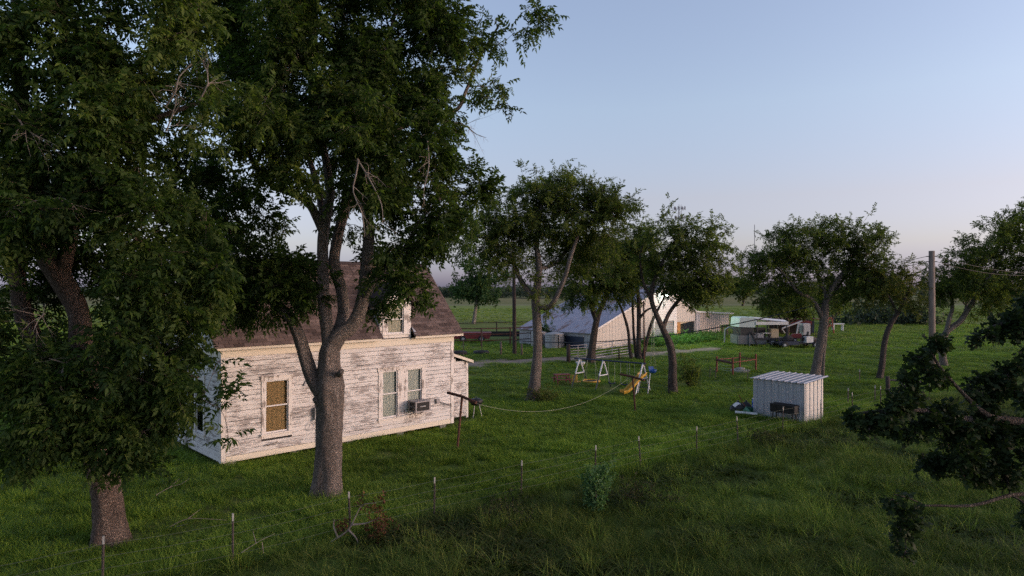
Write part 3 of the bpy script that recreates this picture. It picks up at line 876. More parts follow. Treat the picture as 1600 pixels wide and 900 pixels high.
# wall dormer
ZD, ZP = 4.90, 5.60
xm = (DX0 + DX1) / 2
dm = MB(); dm.bb(DX0 + .03, DX1 - .03, .10, .16, ZE - .02, ZD); dm.add([(DX0 + .03, .12, ZD), (DX1 - .03, .12, ZD), (xm, .12, ZP - .02)], [(0, 1, 2)])
dorm = dm.build('dormer', M['dark_gap'], house)
WD = (5.72, 6.86, 3.78, 4.78)
def dspan(z):
    h = max(0, (z - ZD) / (ZP - ZD)) * (DX1 - DX0) / 2
    return (DX0 + .02 + h, DX1 - .02 - h)
boards(dorm, 0, 0, ZE + .0, ZP - .06, .15, [(WD[0], WD[1], WD[2] - .16, WD[3] + .12)], M['trim'], 0, dspan)
window(house, *WD, 1, [M['cream_blind']], cas=.22)
for x0, x1, s in ((DX0, DX0 + .03, -1), (DX1 - .03, DX1, 1)):
    c = MB(); c.prism([(x0, .0, ZE - .02), (x0, .0, ZD), (x0, (ZD - ZE - .02) / SL + EY + .1, ZD)], (.03, 0, 0)); c.build('dormer_cheek', M['paint'], house)
for s in (-1, 1):
    xe = xm + s * ((DX1 - DX0) / 2 + .16)
    c = MB(); ze = ZD - .14
    yb = (ZP - ZE) / SL + EY
    ye = (ze - ZE) / SL + EY
    top = [(xm, -.16, ZP), (xe, -.16, ze), (xe, ye + .1, ze), (xm, yb + .1, ZP)]
    vs = top + [(x, y, z + .06) for x, y, z in top]
    c.add(vs, [(0, 1, 2, 3), (7, 6, 5, 4), (0, 4, 5, 1), (1, 5, 6, 2), (2, 6, 7, 3), (3, 7, 4, 0)])
    c.build('dormer_roof', M['shingle'], house)
c = MB(); c.prism([(DX1 + .0, -.235, ZE + .10), (DX1 + .18, -.235, ZE + .10), (DX1 + .0, -.02, ZE + .42)], (0, -.012, 0)); c.build('dormer_flashing', M['plate'], house)

# small lean-to on the far end
lt = MB(); lt.bb(LX + .05, LX + 1.22, .68, 2.2, .2, 2.36); lt = lt.build('lean_to', M['dark_gap'], house)
boards(lt, LX + .03, LX + 1.16, .16, 2.60, .152, [], M['paint'], 0, lambda z: (LX + .03, LX + 1.16 if z < 2.42 else LX + 1.16 - (z - 2.42) / .33), loc=(0, .6, 0))
c = MB(); c.bb(LX + 1.16, LX + 1.27, .57, .68, .08, 2.41); c.build('corner_board', M['trim'], house)
c = MB(); c.prism([(LX + .01, .45, 2.83), (LX + 1.42, .45, 2.37), (LX + 1.42, .45, 2.44), (LX + .01, .45, 2.90)], (0, 1.9, 0)); c.build('lean_to_roof', M['shingle'], house)
c = MB(); c.prism([(LX + .012, .425, 2.80), (LX + 1.43, .425, 2.34), (LX + 1.43, .425, 2.45), (LX + .012, .425, 2.91)], (0, .024, 0)); c.build('lean_to_fascia', M['cream'], house)
c = MB(); c.bb(LX + 1.421, LX + 1.445, .43, 2.36, 2.33, 2.45); c.build('lean_to_fascia', M['cream'], house)
# rear wing
rwg = MB(); rwg.bb(.25, 5.2, WY + .01, 9.6, ZB, 2.95); rwg = rwg.build('rear_wing', M['dark_gap'], house)
boards(rwg, -9.6, -WY - .02, ZB, 2.95, .152, [], M['paint_end'], QR, None, 5.2, loc=(.22, 0, 0))
c = MB(); c.prism([(-.05, WY + .02, 2.95), (2.7, WY + .02, 4.35), (5.5, WY + .02, 2.95), (5.5, WY + .02, 3.03), (2.7, WY + .02, 4.43), (-.05, WY + .02, 3.03)], (0, 5.4, 0)); c.build('rear_wing_roof', M['shingle'], house)

# things fixed to the house
def hp(a, b, z): return Vector((HC0.x + HU.x * a + HN.x * b, HC0.y + HU.y * a + HN.y * b, z))
ac = thing('air_conditioner', 'grey window air conditioner with dark grille jutting from the farmhouse wall', 'air conditioner', hp(7.12, -.09, .86), HA)
c = MB(); c.bb(-.34, .34, -.50, -.01, 0, .40); c.build('casing', M['ac_body'], ac)
c = MB(); c.bb(-.28, .28, -.507, -.499, .05, .355); g_ = c.build('grille', M['charred'], ac)
for k in range(5):
    c = MB(); c.bb(-.27, .27, -.511, -.507, .08 + k * .055, .084 + k * .055); c.build('grille_slat', M['dark_metal'], g_)
for k in range(2):
    c = MB(); c.bb(-.346, -.339, -.44, -.12, .05 + k * .165, .19 + k * .165); c.build('side_vent', M['black'], ac)
c = MB()
c.bb(-.14, -.132, -.515, -.509, .17, .24)
for k, w in enumerate((.020, .026, .018, .024, .020, .026, .018)): c.bb(-.10 + k * .032, -.10 + k * .032 + w, -.515, -.509, .195, .222 + .006 * (k % 2))
c.build('lettering', M['mark'], ac)
for x in (-.25, .22):
    c = MB(); c.bar((x, -.34, -.002), (x, .08, -.20), .022, .022); c.build('bracket', M['rust'], ac)

mt = thing('electric_meter', 'grey electric meter box with curved cable on the farmhouse wall behind the trunk', 'meter', hp(3.13, -.03, 0), HA)
c = MB(); c.bb(-.12, .12, -.13, -.005, 1.05, 1.45); c.build('meter_box', M['plate'], mt)
c = MB(); c.lathe((0, -.21, 1.30), [(.085, .0), (.085, .06), (.09, .08)], 12, 'Y'); c.build('meter_dial', M['glass'], mt)
c = MB(); c.tube(smooth_path([(0, -.05, 1.45), (-.03, -.05, 1.9), (-.2, -.05, 2.25), (-.38, -.03, 2.38), (-.46, -.03, 2.22)], [.022] * 5, .08)[0], .022, 6); c.build('cable', M['galv'], mt)
c = MB(); c.tube([(.02, -.05, 1.05), (.02, -.05, .04)], .022, 6); c.build('conduit', M['rust'], mt)
c = MB(); c.tube(smooth_path([(-.02, -.08, 1.1), (-.25, -.1, .95), (-.33, -.1, .8), (-.2, -.1, .72), (-.05, -.1, .85), (-.1, -.1, 1.08)], [.013] * 6, .05)[0], .013, 5); c.build('hose_loop', M['galv'], mt)
fc = thing('wall_spigot', 'small outlet box with pipe on the farmhouse wall near the far corner', 'spigot', hp(8.20, -.03, 0), HA)
c = MB(); c.bb(-.08, .08, -.07, -.005, .98, 1.16); c.build('outlet_box', M['ac_body'], fc)
c = MB(); c.tube([(.06, -.06, 1.03), (.55, -.07, .86), (.62, -.07, .84)], .016, 6); c.build('pipe', M['pole_dark'], fc)
pv = thing('wall_pipe', 'short bent pipe stub low on the farmhouse wall below the brown window', 'pipe', hp(1.52, -.03, 0), HA)
c = MB(); c.tube([(-.15, .0, .46), (-.12, -.12, .46), (.18, -.14, .54)], .022, 6); c.build('pipe', M['dead_wood'], pv)

# ------------------------------------------------------------------ trees
def leaf_templates(kind, seed):
    """a few small sprays of leaves; local x runs along the twig, z is up"""
    r = np.random.default_rng(seed)
    T = []
    def leaf(V, F, base, d, L, w, roll, fold=.25, droop=.25):
        d = d / np.linalg.norm(d)
        up = np.array([0, 0, 1.0]); s = np.cross(d, up); s /= (np.linalg.norm(s) + 1e-9)
        up = np.cross(s, d)
        s2 = s * math.cos(roll) + up * math.sin(roll); u2 = np.cross(s2, d)
        m = base + d * L * .42; t = base + d * L - up * L * droop
        b = len(V)
        V += [base, m + s2 * w / 2 + u2 * w * fold, t, m - s2 * w / 2 + u2 * w * fold]
        F += [(b, b + 1, b + 2, b + 3)]
    nT = 6
    for k in range(nT):
        V, F = [], []
        if kind == 'pecan':
            n = 5
            L = .34 * r.uniform(.85, 1.15)
            cur = r.uniform(.05, .7)
            def rach(t): return np.array([L * t, 0, .04 * t - cur * L * t * t])
            for i in range(n):
                t = .25 + .7 * i / (n - 1)
                for sgn in (-1, 1):
                    d = np.array([.75 + r.normal(0, .25), sgn * 1.0, -.15 - .3 * t + r.normal(0, .40)])
                    leaf(V, F, rach(t), d, .125 * r.uniform(.65, 1.25), .052, sgn * r.uniform(-.2, .9), .2, .3)
            leaf(V, F, rach(1.0), np.array([1, 0, -.4]), .12, .050, 0, .2, .2)
        elif kind == 'elm':
            n = 8
            L = .30 * r.uniform(.85, 1.15)
            for i in range(n):
                t = .1 + .9 * i / (n - 1)
                sgn = -1 if i % 2 else 1
                d = np.array([.7, sgn * r.uniform(.5, 1.1), r.normal(-.1, .4)])
                leaf(V, F, np.array([L * t, 0, -.25 * L * t * t]), d, .105 * r.uniform(.75, 1.25), .062, r.normal(0, .6), .12, .15)
        elif kind == 'small':
            n = 9
            for i in range(n):
                d = r.normal(0, 1, 3) + np.array([.7, 0, .1])
                leaf(V, F, r.normal(0, .09, 3) + np.array([.12, 0, 0]), d, .13 * r.uniform(.7, 1.3), .085, r.normal(0, .7), .12, .1)
        elif kind == 'far':
            n = 7
            for i in range(n):
                d = r.normal(0, 1, 3)
                leaf(V, F, r.normal(0, .35, 3), d, .5 * r.uniform(.7, 1.3), .36, r.normal(0, .7), .1, .1)
        T.append((np.array(V), np.array(F)))
    return T

def oak_templates(seed):
    r = np.random.default_rng(seed); T = []
    for k in range(6):
        V, F = [], []
        for i in range(5):
            L = .115 * r.uniform(.75, 1.2)
            base = np.array([.16 * i / 4, 0, 0]) + r.normal(0, .015, 3)
            d = np.array([.5, r.uniform(-1, 1), r.uniform(-.6, .3)]); d /= np.linalg.norm(d)
            up = r.normal(0, .5, 3) + np.array([0, 0, 1.0]); s = np.cross(d, up); s /= np.linalg.norm(s); up = np.cross(s, d)
            prof = [(.0, .05), (.30, .17), (.55, .48), (.72, .24), (1.0, .22)]
            pl = [base]
            for (t, w) in prof: pl.append(base + d * L * (t + .12) + s * L * w + up * L * .25 * w * w)
            for (t, w) in reversed(prof): pl.append(base + d * L * (t + .12) - s * L * w + up * L * .25 * w * w)
            b = len(V); n = len(prof)
            V += pl
            # quads across the midrib
            for q in range(n - 1):
                F.append((b + 1 + q, b + 2 + q, b + 2 * n - 1 - q, b + 2 * n - q))
        T.append((np.array(V), np.array(F)))
    return T

LT = {'pecan': leaf_templates('pecan', 1), 'elm': leaf_templates('elm', 2), 'small': leaf_templates('small', 3), 'far': leaf_templates('far', 4), 'oak': oak_templates(5)}

def crown_mesh(name, P, D, var, kind, size, rng):
    """stamp leaf sprays at points P pointing along D"""
    T = LT[kind]
    n = len(P)
    D = D / (np.linalg.norm(D, axis=1, keepdims=True) + 1e-9)
    up = np.zeros((n, 3)); up[:, 2] = 1
    up += rng.normal(0, .35, (n, 3))
    Sx = np.cross(up, D); Sx /= (np.linalg.norm(Sx, axis=1, keepdims=True) + 1e-9)
    U = np.cross(D, Sx)
    sc = size * rng.uniform(.6, 1.4, n)
    pick = rng.integers(0, len(T), n)
    VV, FF, CC = [], [], []
    base = 0
    for k, (tv, tf) in enumerate(T):
        m = np.where(pick == k)[0]
        if len(m) == 0: continue
        v = (tv[None, :, 0, None] * D[m][:, None, :] + tv[None, :, 1, None] * Sx[m][:, None, :] + tv[None, :, 2, None] * U[m][:, None, :]) * sc[m][:, None, None] + P[m][:, None, :]
        nv = len(tv)
        f = tf[None, :, :] + (np.arange(len(m)) * nv)[:, None, None] + base
        nl = nv // 4 if kind != 'oak' else 5
        per = nv // nl
        c = np.repeat(np.clip(var[m][:, None] + rng.normal(0, .10, (len(m), nl)), 0, 1), per, axis=1)
        VV.append(v.reshape(-1, 3)); FF.append(f.reshape(-1, 4)); CC.append(c.ravel())
        base += nv * len(m)
    return np_mesh(name, np.concatenate(VV), np.concatenate(FF), np.concatenate(CC))

def trunk_tube(pts, rad, sides, seed, flare=None):
    """a limb with uneven bark outline"""
    pts, rad = smooth_path(pts, rad, .09 if sides > 12 else .18)
    r = random.Random(seed)
    ph = [r.uniform(0, 6.28) for _ in range(4)]
    vs, fs = [], []
    prev = None; acc = 0
    for i, p in enumerate(pts):
        d = (pts[min(i + 1, len(pts) - 1)] - pts[max(i - 1, 0)]).normalized()
        if i: acc += (p - pts[i - 1]).length
        if prev is None:
            a = Vector((1, 0, 0)) if abs(d.x) < .8 else Vector((0, 1, 0))
            x = (a - d * a.dot(d)).normalized()
        else:
            x = (prev - d * prev.dot(d)).normalized()
        prev = x; y = d.cross(x)
        for k in range(sides):
            t = 2 * math.pi * k / sides
            q = 1 + .05 * math.sin(3 * t + ph[0] + acc * .9) + .04 * math.sin(5 * t + ph[1] - acc * 1.3) + .02 * math.sin(7 * t + ph[2] + acc * 5) + r.uniform(-.022, .022)
            if sides > 24: q += .045 * abs(math.sin(9 * t + ph[3] + 1.1 * math.sin(acc * 2.3 + ph[0]) + .6 * math.sin(acc * 6.1 + 3 * t))) - .02
            if flare:
                fl = math.exp(-acc / flare[1]) * flare[0]
                q *= 1 + fl * (.55 + .45 * math.sin(4 * t + ph[3]))
            vs.append(p + (x * math.cos(t) + y * math.sin(t)) * rad[i] * q)
    n = sides
    for i in range(len(pts) - 1):
        for k in range(n):
            fs.append((i * n + k, i * n + (k + 1) % n, (i + 1) * n + (k + 1) % n, (i + 1) * n + k))
    fs.append(tuple((len(pts) - 1) * n + k for k in range(n)))
    return vs, fs, pts, rad

def tree(name, label, base, limbs, blobs, kind, leafm, barkm, seed, size=1.0, dens=1.0, group=None, sides=14, flare=(.45, .35), droop=.25, subk=9.0, leafk=250.0, tw=.55, bare=None, var0=.42):
    """limbs: [(points, radii)], blobs: [(centre, (rx, ry, rz), density, var)] ; all world space"""
    rng = np.random.default_rng(seed); r = random.Random(seed)
    base = Vector(base)
    t = thing(name, label, 'tree', base, 0, group)
    tb = MB()
    nodes_p, nodes_r = [], []
    for i, (pts, rad) in enumerate(limbs):
        vs, fs, pp, rr = trunk_tube([Vector(p) - base for p in pts], rad, sides if rad[0] > .1 else 8, seed + i, flare if i == 0 else None)
        tb.add(vs, fs)
        for p, q in zip(pp[::3], rr[::3]):
            if (p.z > 1.6): nodes_p.append(np.array(p)); nodes_r.append(q)
    tb.build('trunk', barkm, t, True)
    bm = MB()
    NP = list(nodes_p); NR = list(nodes_r)
    LP, LD, LV = [], [], []
    for (c, rad, den, var) in blobs:
        c = np.array(c) - np.array(base); rad = np.array(rad, dtype=float)
        rm = float(np.prod(rad) ** (1 / 3))
        ns = max(3, int(subk * rm ** 1.3))
        nl = max(6, int(leafk * rm * rm * den * dens))
        ends = []; bvar = rng.normal(0, .09)
        for k in range(ns):
            v = rng.normal(0, 1, 3); v /= np.linalg.norm(v)
            tgt = c + v * rad * rng.uniform(.35, .95)
            A = np.array(NP)
            dist = np.linalg.norm(A - (c * .35 + tgt * .65), axis=1) + .25 * np.maximum(0, A[:, 2] - tgt[2])
            j = int(np.argmin(dist + rng.uniform(0, .25, len(A))))
            s = A[j]
            ln = np.linalg.norm(tgt - s)
            r0 = min(NR[j] * .75, .012 + .016 * ln); r1 = .006
            mid = (s + tgt) / 2 + rng.normal(0, .10, 3) * ln + np.array([0, 0, .10 * ln])
            n = 6
            P = [(1 - u) ** 2 * s + 2 * u * (1 - u) * mid + u * u * tgt for u in np.linspace(0, 1, n)]
            R = [r0 * (1 - u) + r1 * u for u in np.linspace(0, 1, n)]
            bm.tube([Vector(p) for p in P], R, 5 if r0 > .02 else 4, False)
            for u in range(2, n): NP.append(P[u]); NR.append(R[u])
            dd = P[-1] - P[-2]
            ends.append((P, dd / (np.linalg.norm(dd) + 1e-9)))
        # twigs with sprays of leaves
        per = max(1, int(round(nl / ns)))
        ntw = max(2, int(per / 6))
        for (P, dd) in ends:
            for q in range(ntw):
                u = rng.uniform(.35, 1.0) * (len(P) - 1)
                i0 = min(int(u), len(P) - 2); p = P[i0] + (P[i0 + 1] - P[i0]) * (u - i0)
                out = (p - c) / rad
                v = rng.normal(0, .8, 3) + out * .7 + dd * .4
                v[2] = v[2] * .7 - droop * .3
                v /= np.linalg.norm(v) + 1e-9
                L = tw * rng.uniform(.5, 1.3) * min(1, rm)
                e = p + v * L + np.array([0, 0, -droop * L * .5])
                bm.tube([Vector(p), Vector((p + e) / 2 + np.array([0, 0, .05 * L])), Vector(e)], [.006, .005, .003], 3, False)
                cv = np.clip(var + bvar + rng.normal(0, .10), 0, 1)
                for w in range(max(1, int(per / ntw))):
                    s_ = rng.uniform(.15, 1.05)
                    pos = p + (e - p) * s_
                    d = rng.normal(0, .95, 3) + v * .8 + out * .35
                    d[2] -= droop
                    LP.append(pos); LD.append(d); LV.append(cv)
    if bare:
        for pts, r0 in bare:
            bb = MB(); dead_branch(bb, [Vector(p) - base for p in pts], r0, r)
            bb.build('dead_branch', M['dead_wood'], t)
    bm.build('branches', barkm, t, True)['kind'] = 'stuff'
    me = crown_mesh('crown', np.array(LP), np.array(LD), np.array(LV), kind, size, rng)
    o = link_mesh('crown', me, leafm, t); o['kind'] = 'stuff'
    return t

def dead_branch(mb, pts, r0, r, depth=0):
    pp, rr = smooth_path(pts, [r0 * (1 - .75 * i / (len(pts) - 1)) for i in range(len(pts))], .12)
    mb.tube(pp, rr, 5, False, .2)
    if depth >= 2: return
    for k in range(6 if depth == 0 else 3):
        i = r.randint(len(pp) // 4, len(pp) - 2)
        d = (pp[i + 1] - pp[i]).normalized()
        v = (d + Vector((r.gauss(0, .7), r.gauss(0, .7), r.gauss(-.1, .6)))).normalized()
        L = r.uniform(.25, .7) * (1 if depth == 0 else .5)
        q = pp[i] + v * L * .5 + Vector((r.gauss(0, .05), r.gauss(0, .05), r.gauss(0, .05)))
        e = q + (v + Vector((r.gauss(0, .3), r.gauss(0, .3), r.gauss(-.15, .3)))).normalized() * L * .5
        dead_branch(mb, [pp[i], q, e], rr[i] * .6, r, depth + 1)

def S(*a):  # list of (px,py,D) -> points
    return [sp(*q) for q in a]
def B(px, py, D, r, den=1.0, var=.42, ky=1.0, kz=1.0):
    R = r * D / FPX * (1.12 if D > 25 else 1.0)
    return (tuple(sp(px, py, D)), (R, R * ky, R * kz), den, var)

# --- the pecan in front of the house
D0 = gd(775)
limbsA = [
    (S((510, 784, D0), (512, 745, D0), (514, 700, D0), (515, 650, D0), (515, 605, D0), (514, 570, D0), (516, 545, D0), (530, 524, D0), (550, 508, D0 + .1), (566, 470, D0 + .2), (573, 410, D0 + .2), (577, 364, D0 + .1), (572, 320, D0), (565, 250, D0 - .2), (575, 170, D0), (600, 90, D0), (620, 10, D0)),
     [.40, .355,   .325, .325, .385, .285, .25, .20, .175, .165, .15, .14, .13, .11, .085, .06, .03]),
    (S((516, 560, D0 + .05), (513, 526, D0), (506, 470, D0), (505, 427, D0), (505, 371, D0), (514, 318, D0), (515, 287, D0 + .1), (500, 200, D0 + .3), (480, 100, D0 + .6), (470, 0, D0 + .8)), [.20, .175, .15, .14, .14, .12, .11, .085, .06, .03]),
    (S((525, 535, D0 + .1), (536, 490, D0 + .5), (533, 454, D0 + .7), (522, 414, D0 + .9), (527, 374, D0 + 1.0), (539, 330, D0 + 1.2), (549, 302, D0 + 1.3), (600, 220, D0 + 1.5), (660, 180, D0 + 1.3), (711, 173, D0 + .9), (729, 140, D0 + .9), (748, 93, D0 + .9), (781, 37, D0 + .9)), [.17, .155, .15, .15, .14, .13, .12, .10, .075, .055, .045, .035, .02]),
    (S((503, 612, D0 - .05), (488, 590, D0 - .05), (474, 548, D0 - .1), (462, 512, D0 - .2), (450, 493, D0 - .3), (425, 470, D0 - .2), (395, 445, D0), (370, 400, D0 + .4)), [.22, .19, .165, .15, .13, .11, .08, .04]),
    (S((505, 634, D0 - .1), (497, 628, D0 - .15), (490, 622, D0 - .2)), [.13, .10, .05]),
    (S((530, 585, D0 - .25), (534, 580, D0 - .42)), [.09, .07]),
    (S((505, 362, D0), (483, 318, D0 - .2), (455, 301, D0 - .5), (424, 287, D0 - .8), (390, 240, D0 - 1.2), (400, 180, D0 - 1.5)), [.12, .10, .085, .075, .055, .03]),
    (S((505, 370, D0), (502, 320, D0 + .3), (480, 240, D0 + 1), (430, 120, D0 + 1.5), (380, 30, D0 + 1.8)), [.11, .09, .07, .05, .03]),
    (S((566, 470, D0 + .2), (590, 430, D0 - .2), (630, 390, D0 - .5), (660, 340, D0 - .6), (700, 300, D0 - .3)), [.09, .07, .055, .04, .025]),
]
blobsA = [B(620, 110, 17.4, 105), B(560, 190, 16.6, 85, 1, .45), B(640, 255, 17.0, 88), B(690, 210, 17.6, 66), B(690, 315, 17.4, 58), B(640, 370, 17.0, 62), B(612, 432, 17.0, 44), B(640, 455, 17.2, 26, .8),
          B(730, 285, 18.0, 40, .9, .45), B(755, 300, 18.0, 22, .8), B(725, 345, 18.0, 24, .5), B(590, 300, 16.6, 60, .9), B(700, 80, 18.2, 70, .7), B(660, 30, 18.0, 80), B(745, 110, 18.6, 48, .42, .48), B(790, 45, 18.6, 42, .42, .48), B(832, 14, 18.6, 30, .55, .48), B(850, 22, 18.6, 16, .5, .48), B(775, 150, 18.6, 34, .3, .48), B(640, -70, 18.2, 120, .8),
          B(440, 165, 15.9, 78, 1.1, .62), B(425, 235, 15.7, 52, 1.1, .66), B(470, 275, 15.9, 34, 1.1, .6), B(385, 190, 16.2, 52, 1, .55), B(500, 150, 17.0, 75, 1, .42), B(500, 60, 17.6, 95), B(400, 70, 18.4, 85), B(340, 20, 18.8, 70), B(460, -60, 18.4, 130, .8), B(560, -90, 18.0, 140, .8),  # higher leaf var paints the lit front lobes paler
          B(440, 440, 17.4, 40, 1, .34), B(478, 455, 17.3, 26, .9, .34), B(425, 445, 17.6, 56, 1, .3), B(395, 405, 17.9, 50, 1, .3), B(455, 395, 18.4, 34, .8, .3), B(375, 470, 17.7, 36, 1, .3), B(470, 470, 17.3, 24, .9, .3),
          B(550, 340, 19.5, 36, .6, .3), B(345, 300, 19, 44, .8, .3), B(335, 360, 19, 46, .9, .3), B(362, 430, 18.4, 42, 1, .3), B(405, 350, 20, 40, .5, .3), B(440, 365, 20.5, 30, .5, .3), B(390, 300, 20.5, 34, .5, .3), B(340, 480, 18.6, 34, 1, .3), B(450, 425, 18, 36, .9, .3), B(485, 440, 18, 26, .8, .3), B(395, 480, 17.8, 30, .9, .3), B(430, 490, 17.4, 22, .8, .3), B(620, 470, 17.1, 26, .8, .35), B(600, 480, 17.1, 18, .7, .35), B(585, 250, 20.2, 90, .8, .3), B(480, 190, 20.5, 100, .8, .3), B(590, 120, 20.5, 120, .8, .3), B(330, 260, 20.0, 52, .7, .3), B(350, 340, 20.5, 42, .45, .3), B(320, 120, 20.5, 75, .8, .3), B(300, 380, 20.5, 60, .9, .28), B(420, 20, 21.0, 90, .8, .3), B(600, 400, 19.0, 40, .8, .3)]  # low var darkens the rear blobs, crown shade put into leaf colour
bareA = [(S((560, 250, 15.6), (556, 275, 15.4), (552, 300, 15.3), (566, 335, 15.2), (570, 370, 15.2)), .022), (S((558, 248, 15.6), (580, 285, 15.4), (596, 320, 15.3), (598, 350, 15.3)), .020),
         (S((668, 220, 16.2), (670, 260, 15.9), (662, 300, 15.8), (664, 322, 15.8)), .016), (S((700, 190, 18), (725, 195, 18), (745, 210, 18), (760, 215, 18)), .018), (S((574, 470, 17.6), (590, 440, 17.2), (600, 425, 17.1)), .018),
         (S((700, 230, 18), (720, 200, 17.8), (750, 185, 17.8)), .014)]
tree('pecan_tree', 'tall pecan with forked trunk standing before the white farmhouse wall', gp(510, 775), limbsA, blobsA, 'pecan', M['leaf_a'], M['bark_a'], 101, flare=(.30, .3), sides=44, size=1.0, dens=1.4, droop=.15, bare=bareA)

# --- the pecan at the left edge
D1 = gd(845)
limbsB = [
    (S((172, 856, D1), (171, 815, D1), (168, 770, D1), (158, 725, D1), (146, 680, D1), (133, 610, D1), (126, 540, D1), (122, 488, D1), (97, 440, D1), (72, 395, D1), (60, 320, D1), (40, 200, D1), (30, 80, D1), (20, -60, D1)),
     [.33, .295, .285, .295, .29, .25, .22, .20, .22, .21, .17, .13, .09, .05]),
    (S((150, 690, D1), (90, 600, D1 + .2), (40, 500, D1 + .3), (22, 410, D1 + .3), (-20, 280, D1 + .4), (-60, 120, D1)), [.24, .2, .18, .16, .12, .06]),
    (S((97, 440, D1), (120, 330, D1), (150, 240, D1 - .3), (200, 205, D1 - .5), (245, 185, D1 - .7), (290, 168, D1 - .8), (330, 155, D1 - .8)), [.13, .11, .075, .065, .055, .045, .03]),
    (S((130, 590, D1), (180, 520, D1 - .3), (240, 450, D1 - .5), (300, 420, D1 - .4)), [.12, .09, .06, .03]),
    (S((72, 395, D1), (150, 260, D1 + .5), (220, 120, D1 + .5), (260, 0, D1 + .5)), [.12, .1, .07, .03]),
    (S((135, 620, D1), (190, 600, D1 - .6), (250, 585, D1 - .9), (310, 590, D1 - 1.0)), [.09, .07, .045, .02]),
]
bB = 13.3
blobsB = [B(150, 640, 13.1, 92), B(60, 625, 13.0, 88), B(225, 605, 13.0, 66), B(258, 545, 13.3, 42), B(200, 520, 13.0, 80), B(45, 550, 13.0, 66), B(310, 470, 13.5, 50), B(298, 505, 13.4, 26), B(330, 400, 13.6, 44, .9), B(255, 430, 13.2, 70), B(140, 420, 15.6, 60, .6, .3), B(250, 350, 13.3, 75), B(120, 330, 13.0, 85), B(25, 330, 13.1, 85), B(310, 330, 14.2, 50, .8), B(200, 250, 13.3, 75), B(90, 210, 13.0, 90), B(10, 180, 13.2, 80), B(180, 130, 13.3, 80, 1, .55), B(250, 80, 13.5, 70, 1, .6), B(300, 150, 13.5, 50, .7, .6), B(320, 200, 13.7, 36, .8, .58), B(120, 60, 13.4, 90, 1, .5), B(20, 60, 13.5, 90), B(300, 20, 13.8, 60, 1, .6), B(200, -20, 14, 90, .9, .5), B(60, -70, 14, 110, .8), B(-80, 150, 13.5, 100, .8), B(-90, 330, 13.5, 100, .8), B(-80, 500, 13.3, 90, .8), B(-60, 620, 13.2, 70, .8),
          B(250, 665, 12.9, 38), B(190, 695, 13.0, 45), B(110, 695, 13.0, 50), B(40, 690, 13.0, 45), B(215, 725, 13.0, 26, .9), B(340, 640, 12.8, 16, .8, .5), B(370, 615, 12.7, 16, .7, .5), B(355, 680, 12.8, 10, .7, .5), B(325, 610, 12.9, 9, .7, .5), B(345, 560, 13.1, 12, .5),
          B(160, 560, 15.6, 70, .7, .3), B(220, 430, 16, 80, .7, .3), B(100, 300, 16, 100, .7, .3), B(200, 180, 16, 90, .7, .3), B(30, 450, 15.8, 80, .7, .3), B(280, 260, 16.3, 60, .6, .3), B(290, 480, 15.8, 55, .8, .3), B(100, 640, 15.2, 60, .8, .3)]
bareB = [(S((20, 175, 12.4), (40, 200, 12.2), (60, 215, 12.2), (75, 225, 12.2)), .018), (S((260, 165, 12.9), (275, 140, 12.7), (280, 120, 12.7), (300, 100, 12.8)), .020), (S((310, 160, 13), (325, 130, 12.9), (322, 105, 12.9)), .02), (S((110, 555, 12.9), (100, 575, 12.6), (92, 592, 12.5)), .02), (S((0, 330, 12.4), (50, 315, 12.2), (100, 310, 12.2), (120, 328, 12.2)), .014), (S((70, 490, 12.6), (60, 500, 12.4), (52, 518, 12.3)), .014), (S((260, 205, 12.8), (274, 165, 12.6), (275, 150, 12.6)), .014)]
tree('pecan_tree', 'big dense pecan at the left edge with foliage hanging low over its trunk', gp(172, 845), limbsB, blobsB, 'pecan', M['leaf_b'], M['bark_b'], 102, sides=44, size=1.0, dens=1.75, droop=.05, bare=bareB)

# --- yard elms
Dc = gd(625)
limbsC = [
    (S((832, 630, Dc), (836, 590, Dc), (840, 545, Dc), (839, 500, Dc), (837, 470, Dc), (842, 420, Dc), (838, 375, Dc + .3), (845, 330, Dc), (850, 290, Dc)), [.34, .26, .22, .21, .20, .15, .12, .09, .05]),
    (S((838, 478, Dc), (860, 478, Dc - .2), (880, 440, Dc - .4), (892, 400, Dc - .4), (905, 360, Dc), (915, 310, Dc)), [.14, .12, .11, .10, .08, .05]),
    (S((838, 470, Dc), (815, 440, Dc + .2), (795, 400, Dc + .3), (765, 375, Dc + .3), (735, 370, Dc)), [.14, .12, .09, .06, .03]),
    (S((842, 420, Dc), (870, 410, Dc + .8), (900, 370, Dc + 1.4), (940, 340, Dc + 1.5)), [.1, .08, .06, .03])]
blobsC = [B(845, 320, 33, 48), B(905, 312, 33, 52), B(945, 318, 33, 40), B(950, 350, 33, 36), B(880, 345, 33, 46), B(800, 335, 33, 46), B(780, 372, 33, 44), B(735, 372, 33.5, 34, .8), B(720, 395, 33.5, 20, .7), B(760, 405, 33, 30, .7), B(850, 290, 33.4, 28), B(930, 290, 33.2, 24, .8), B(810, 390, 32.5, 26, .6), B(900, 390, 34.5, 42, .8, .35), B(935, 400, 34.5, 40, .8, .35), B(850, 370, 35, 50, .6, .3), B(845, 450, 32.6, 18, .6, .5), B(850, 475, 32.6, 13, .6, .5), B(800, 430, 33, 20, .35), B(965, 330, 33.5, 24, .8), B(878, 310, 33.2, 34), B(760, 345, 33.2, 26), B(870, 395, 34, 40, .7, .35), B(815, 300, 33.2, 22, .8)]
tree('elm_tree', 'spreading elm with pale trunk beside the end of the dirt track and swing set', gp(832, 625), limbsC, blobsC, 'elm', M['leaf_c'], M['bark_c'], 103, size=1.0, leafk=330, subk=15, tw=.75, group='trees in the yard', droop=.1)

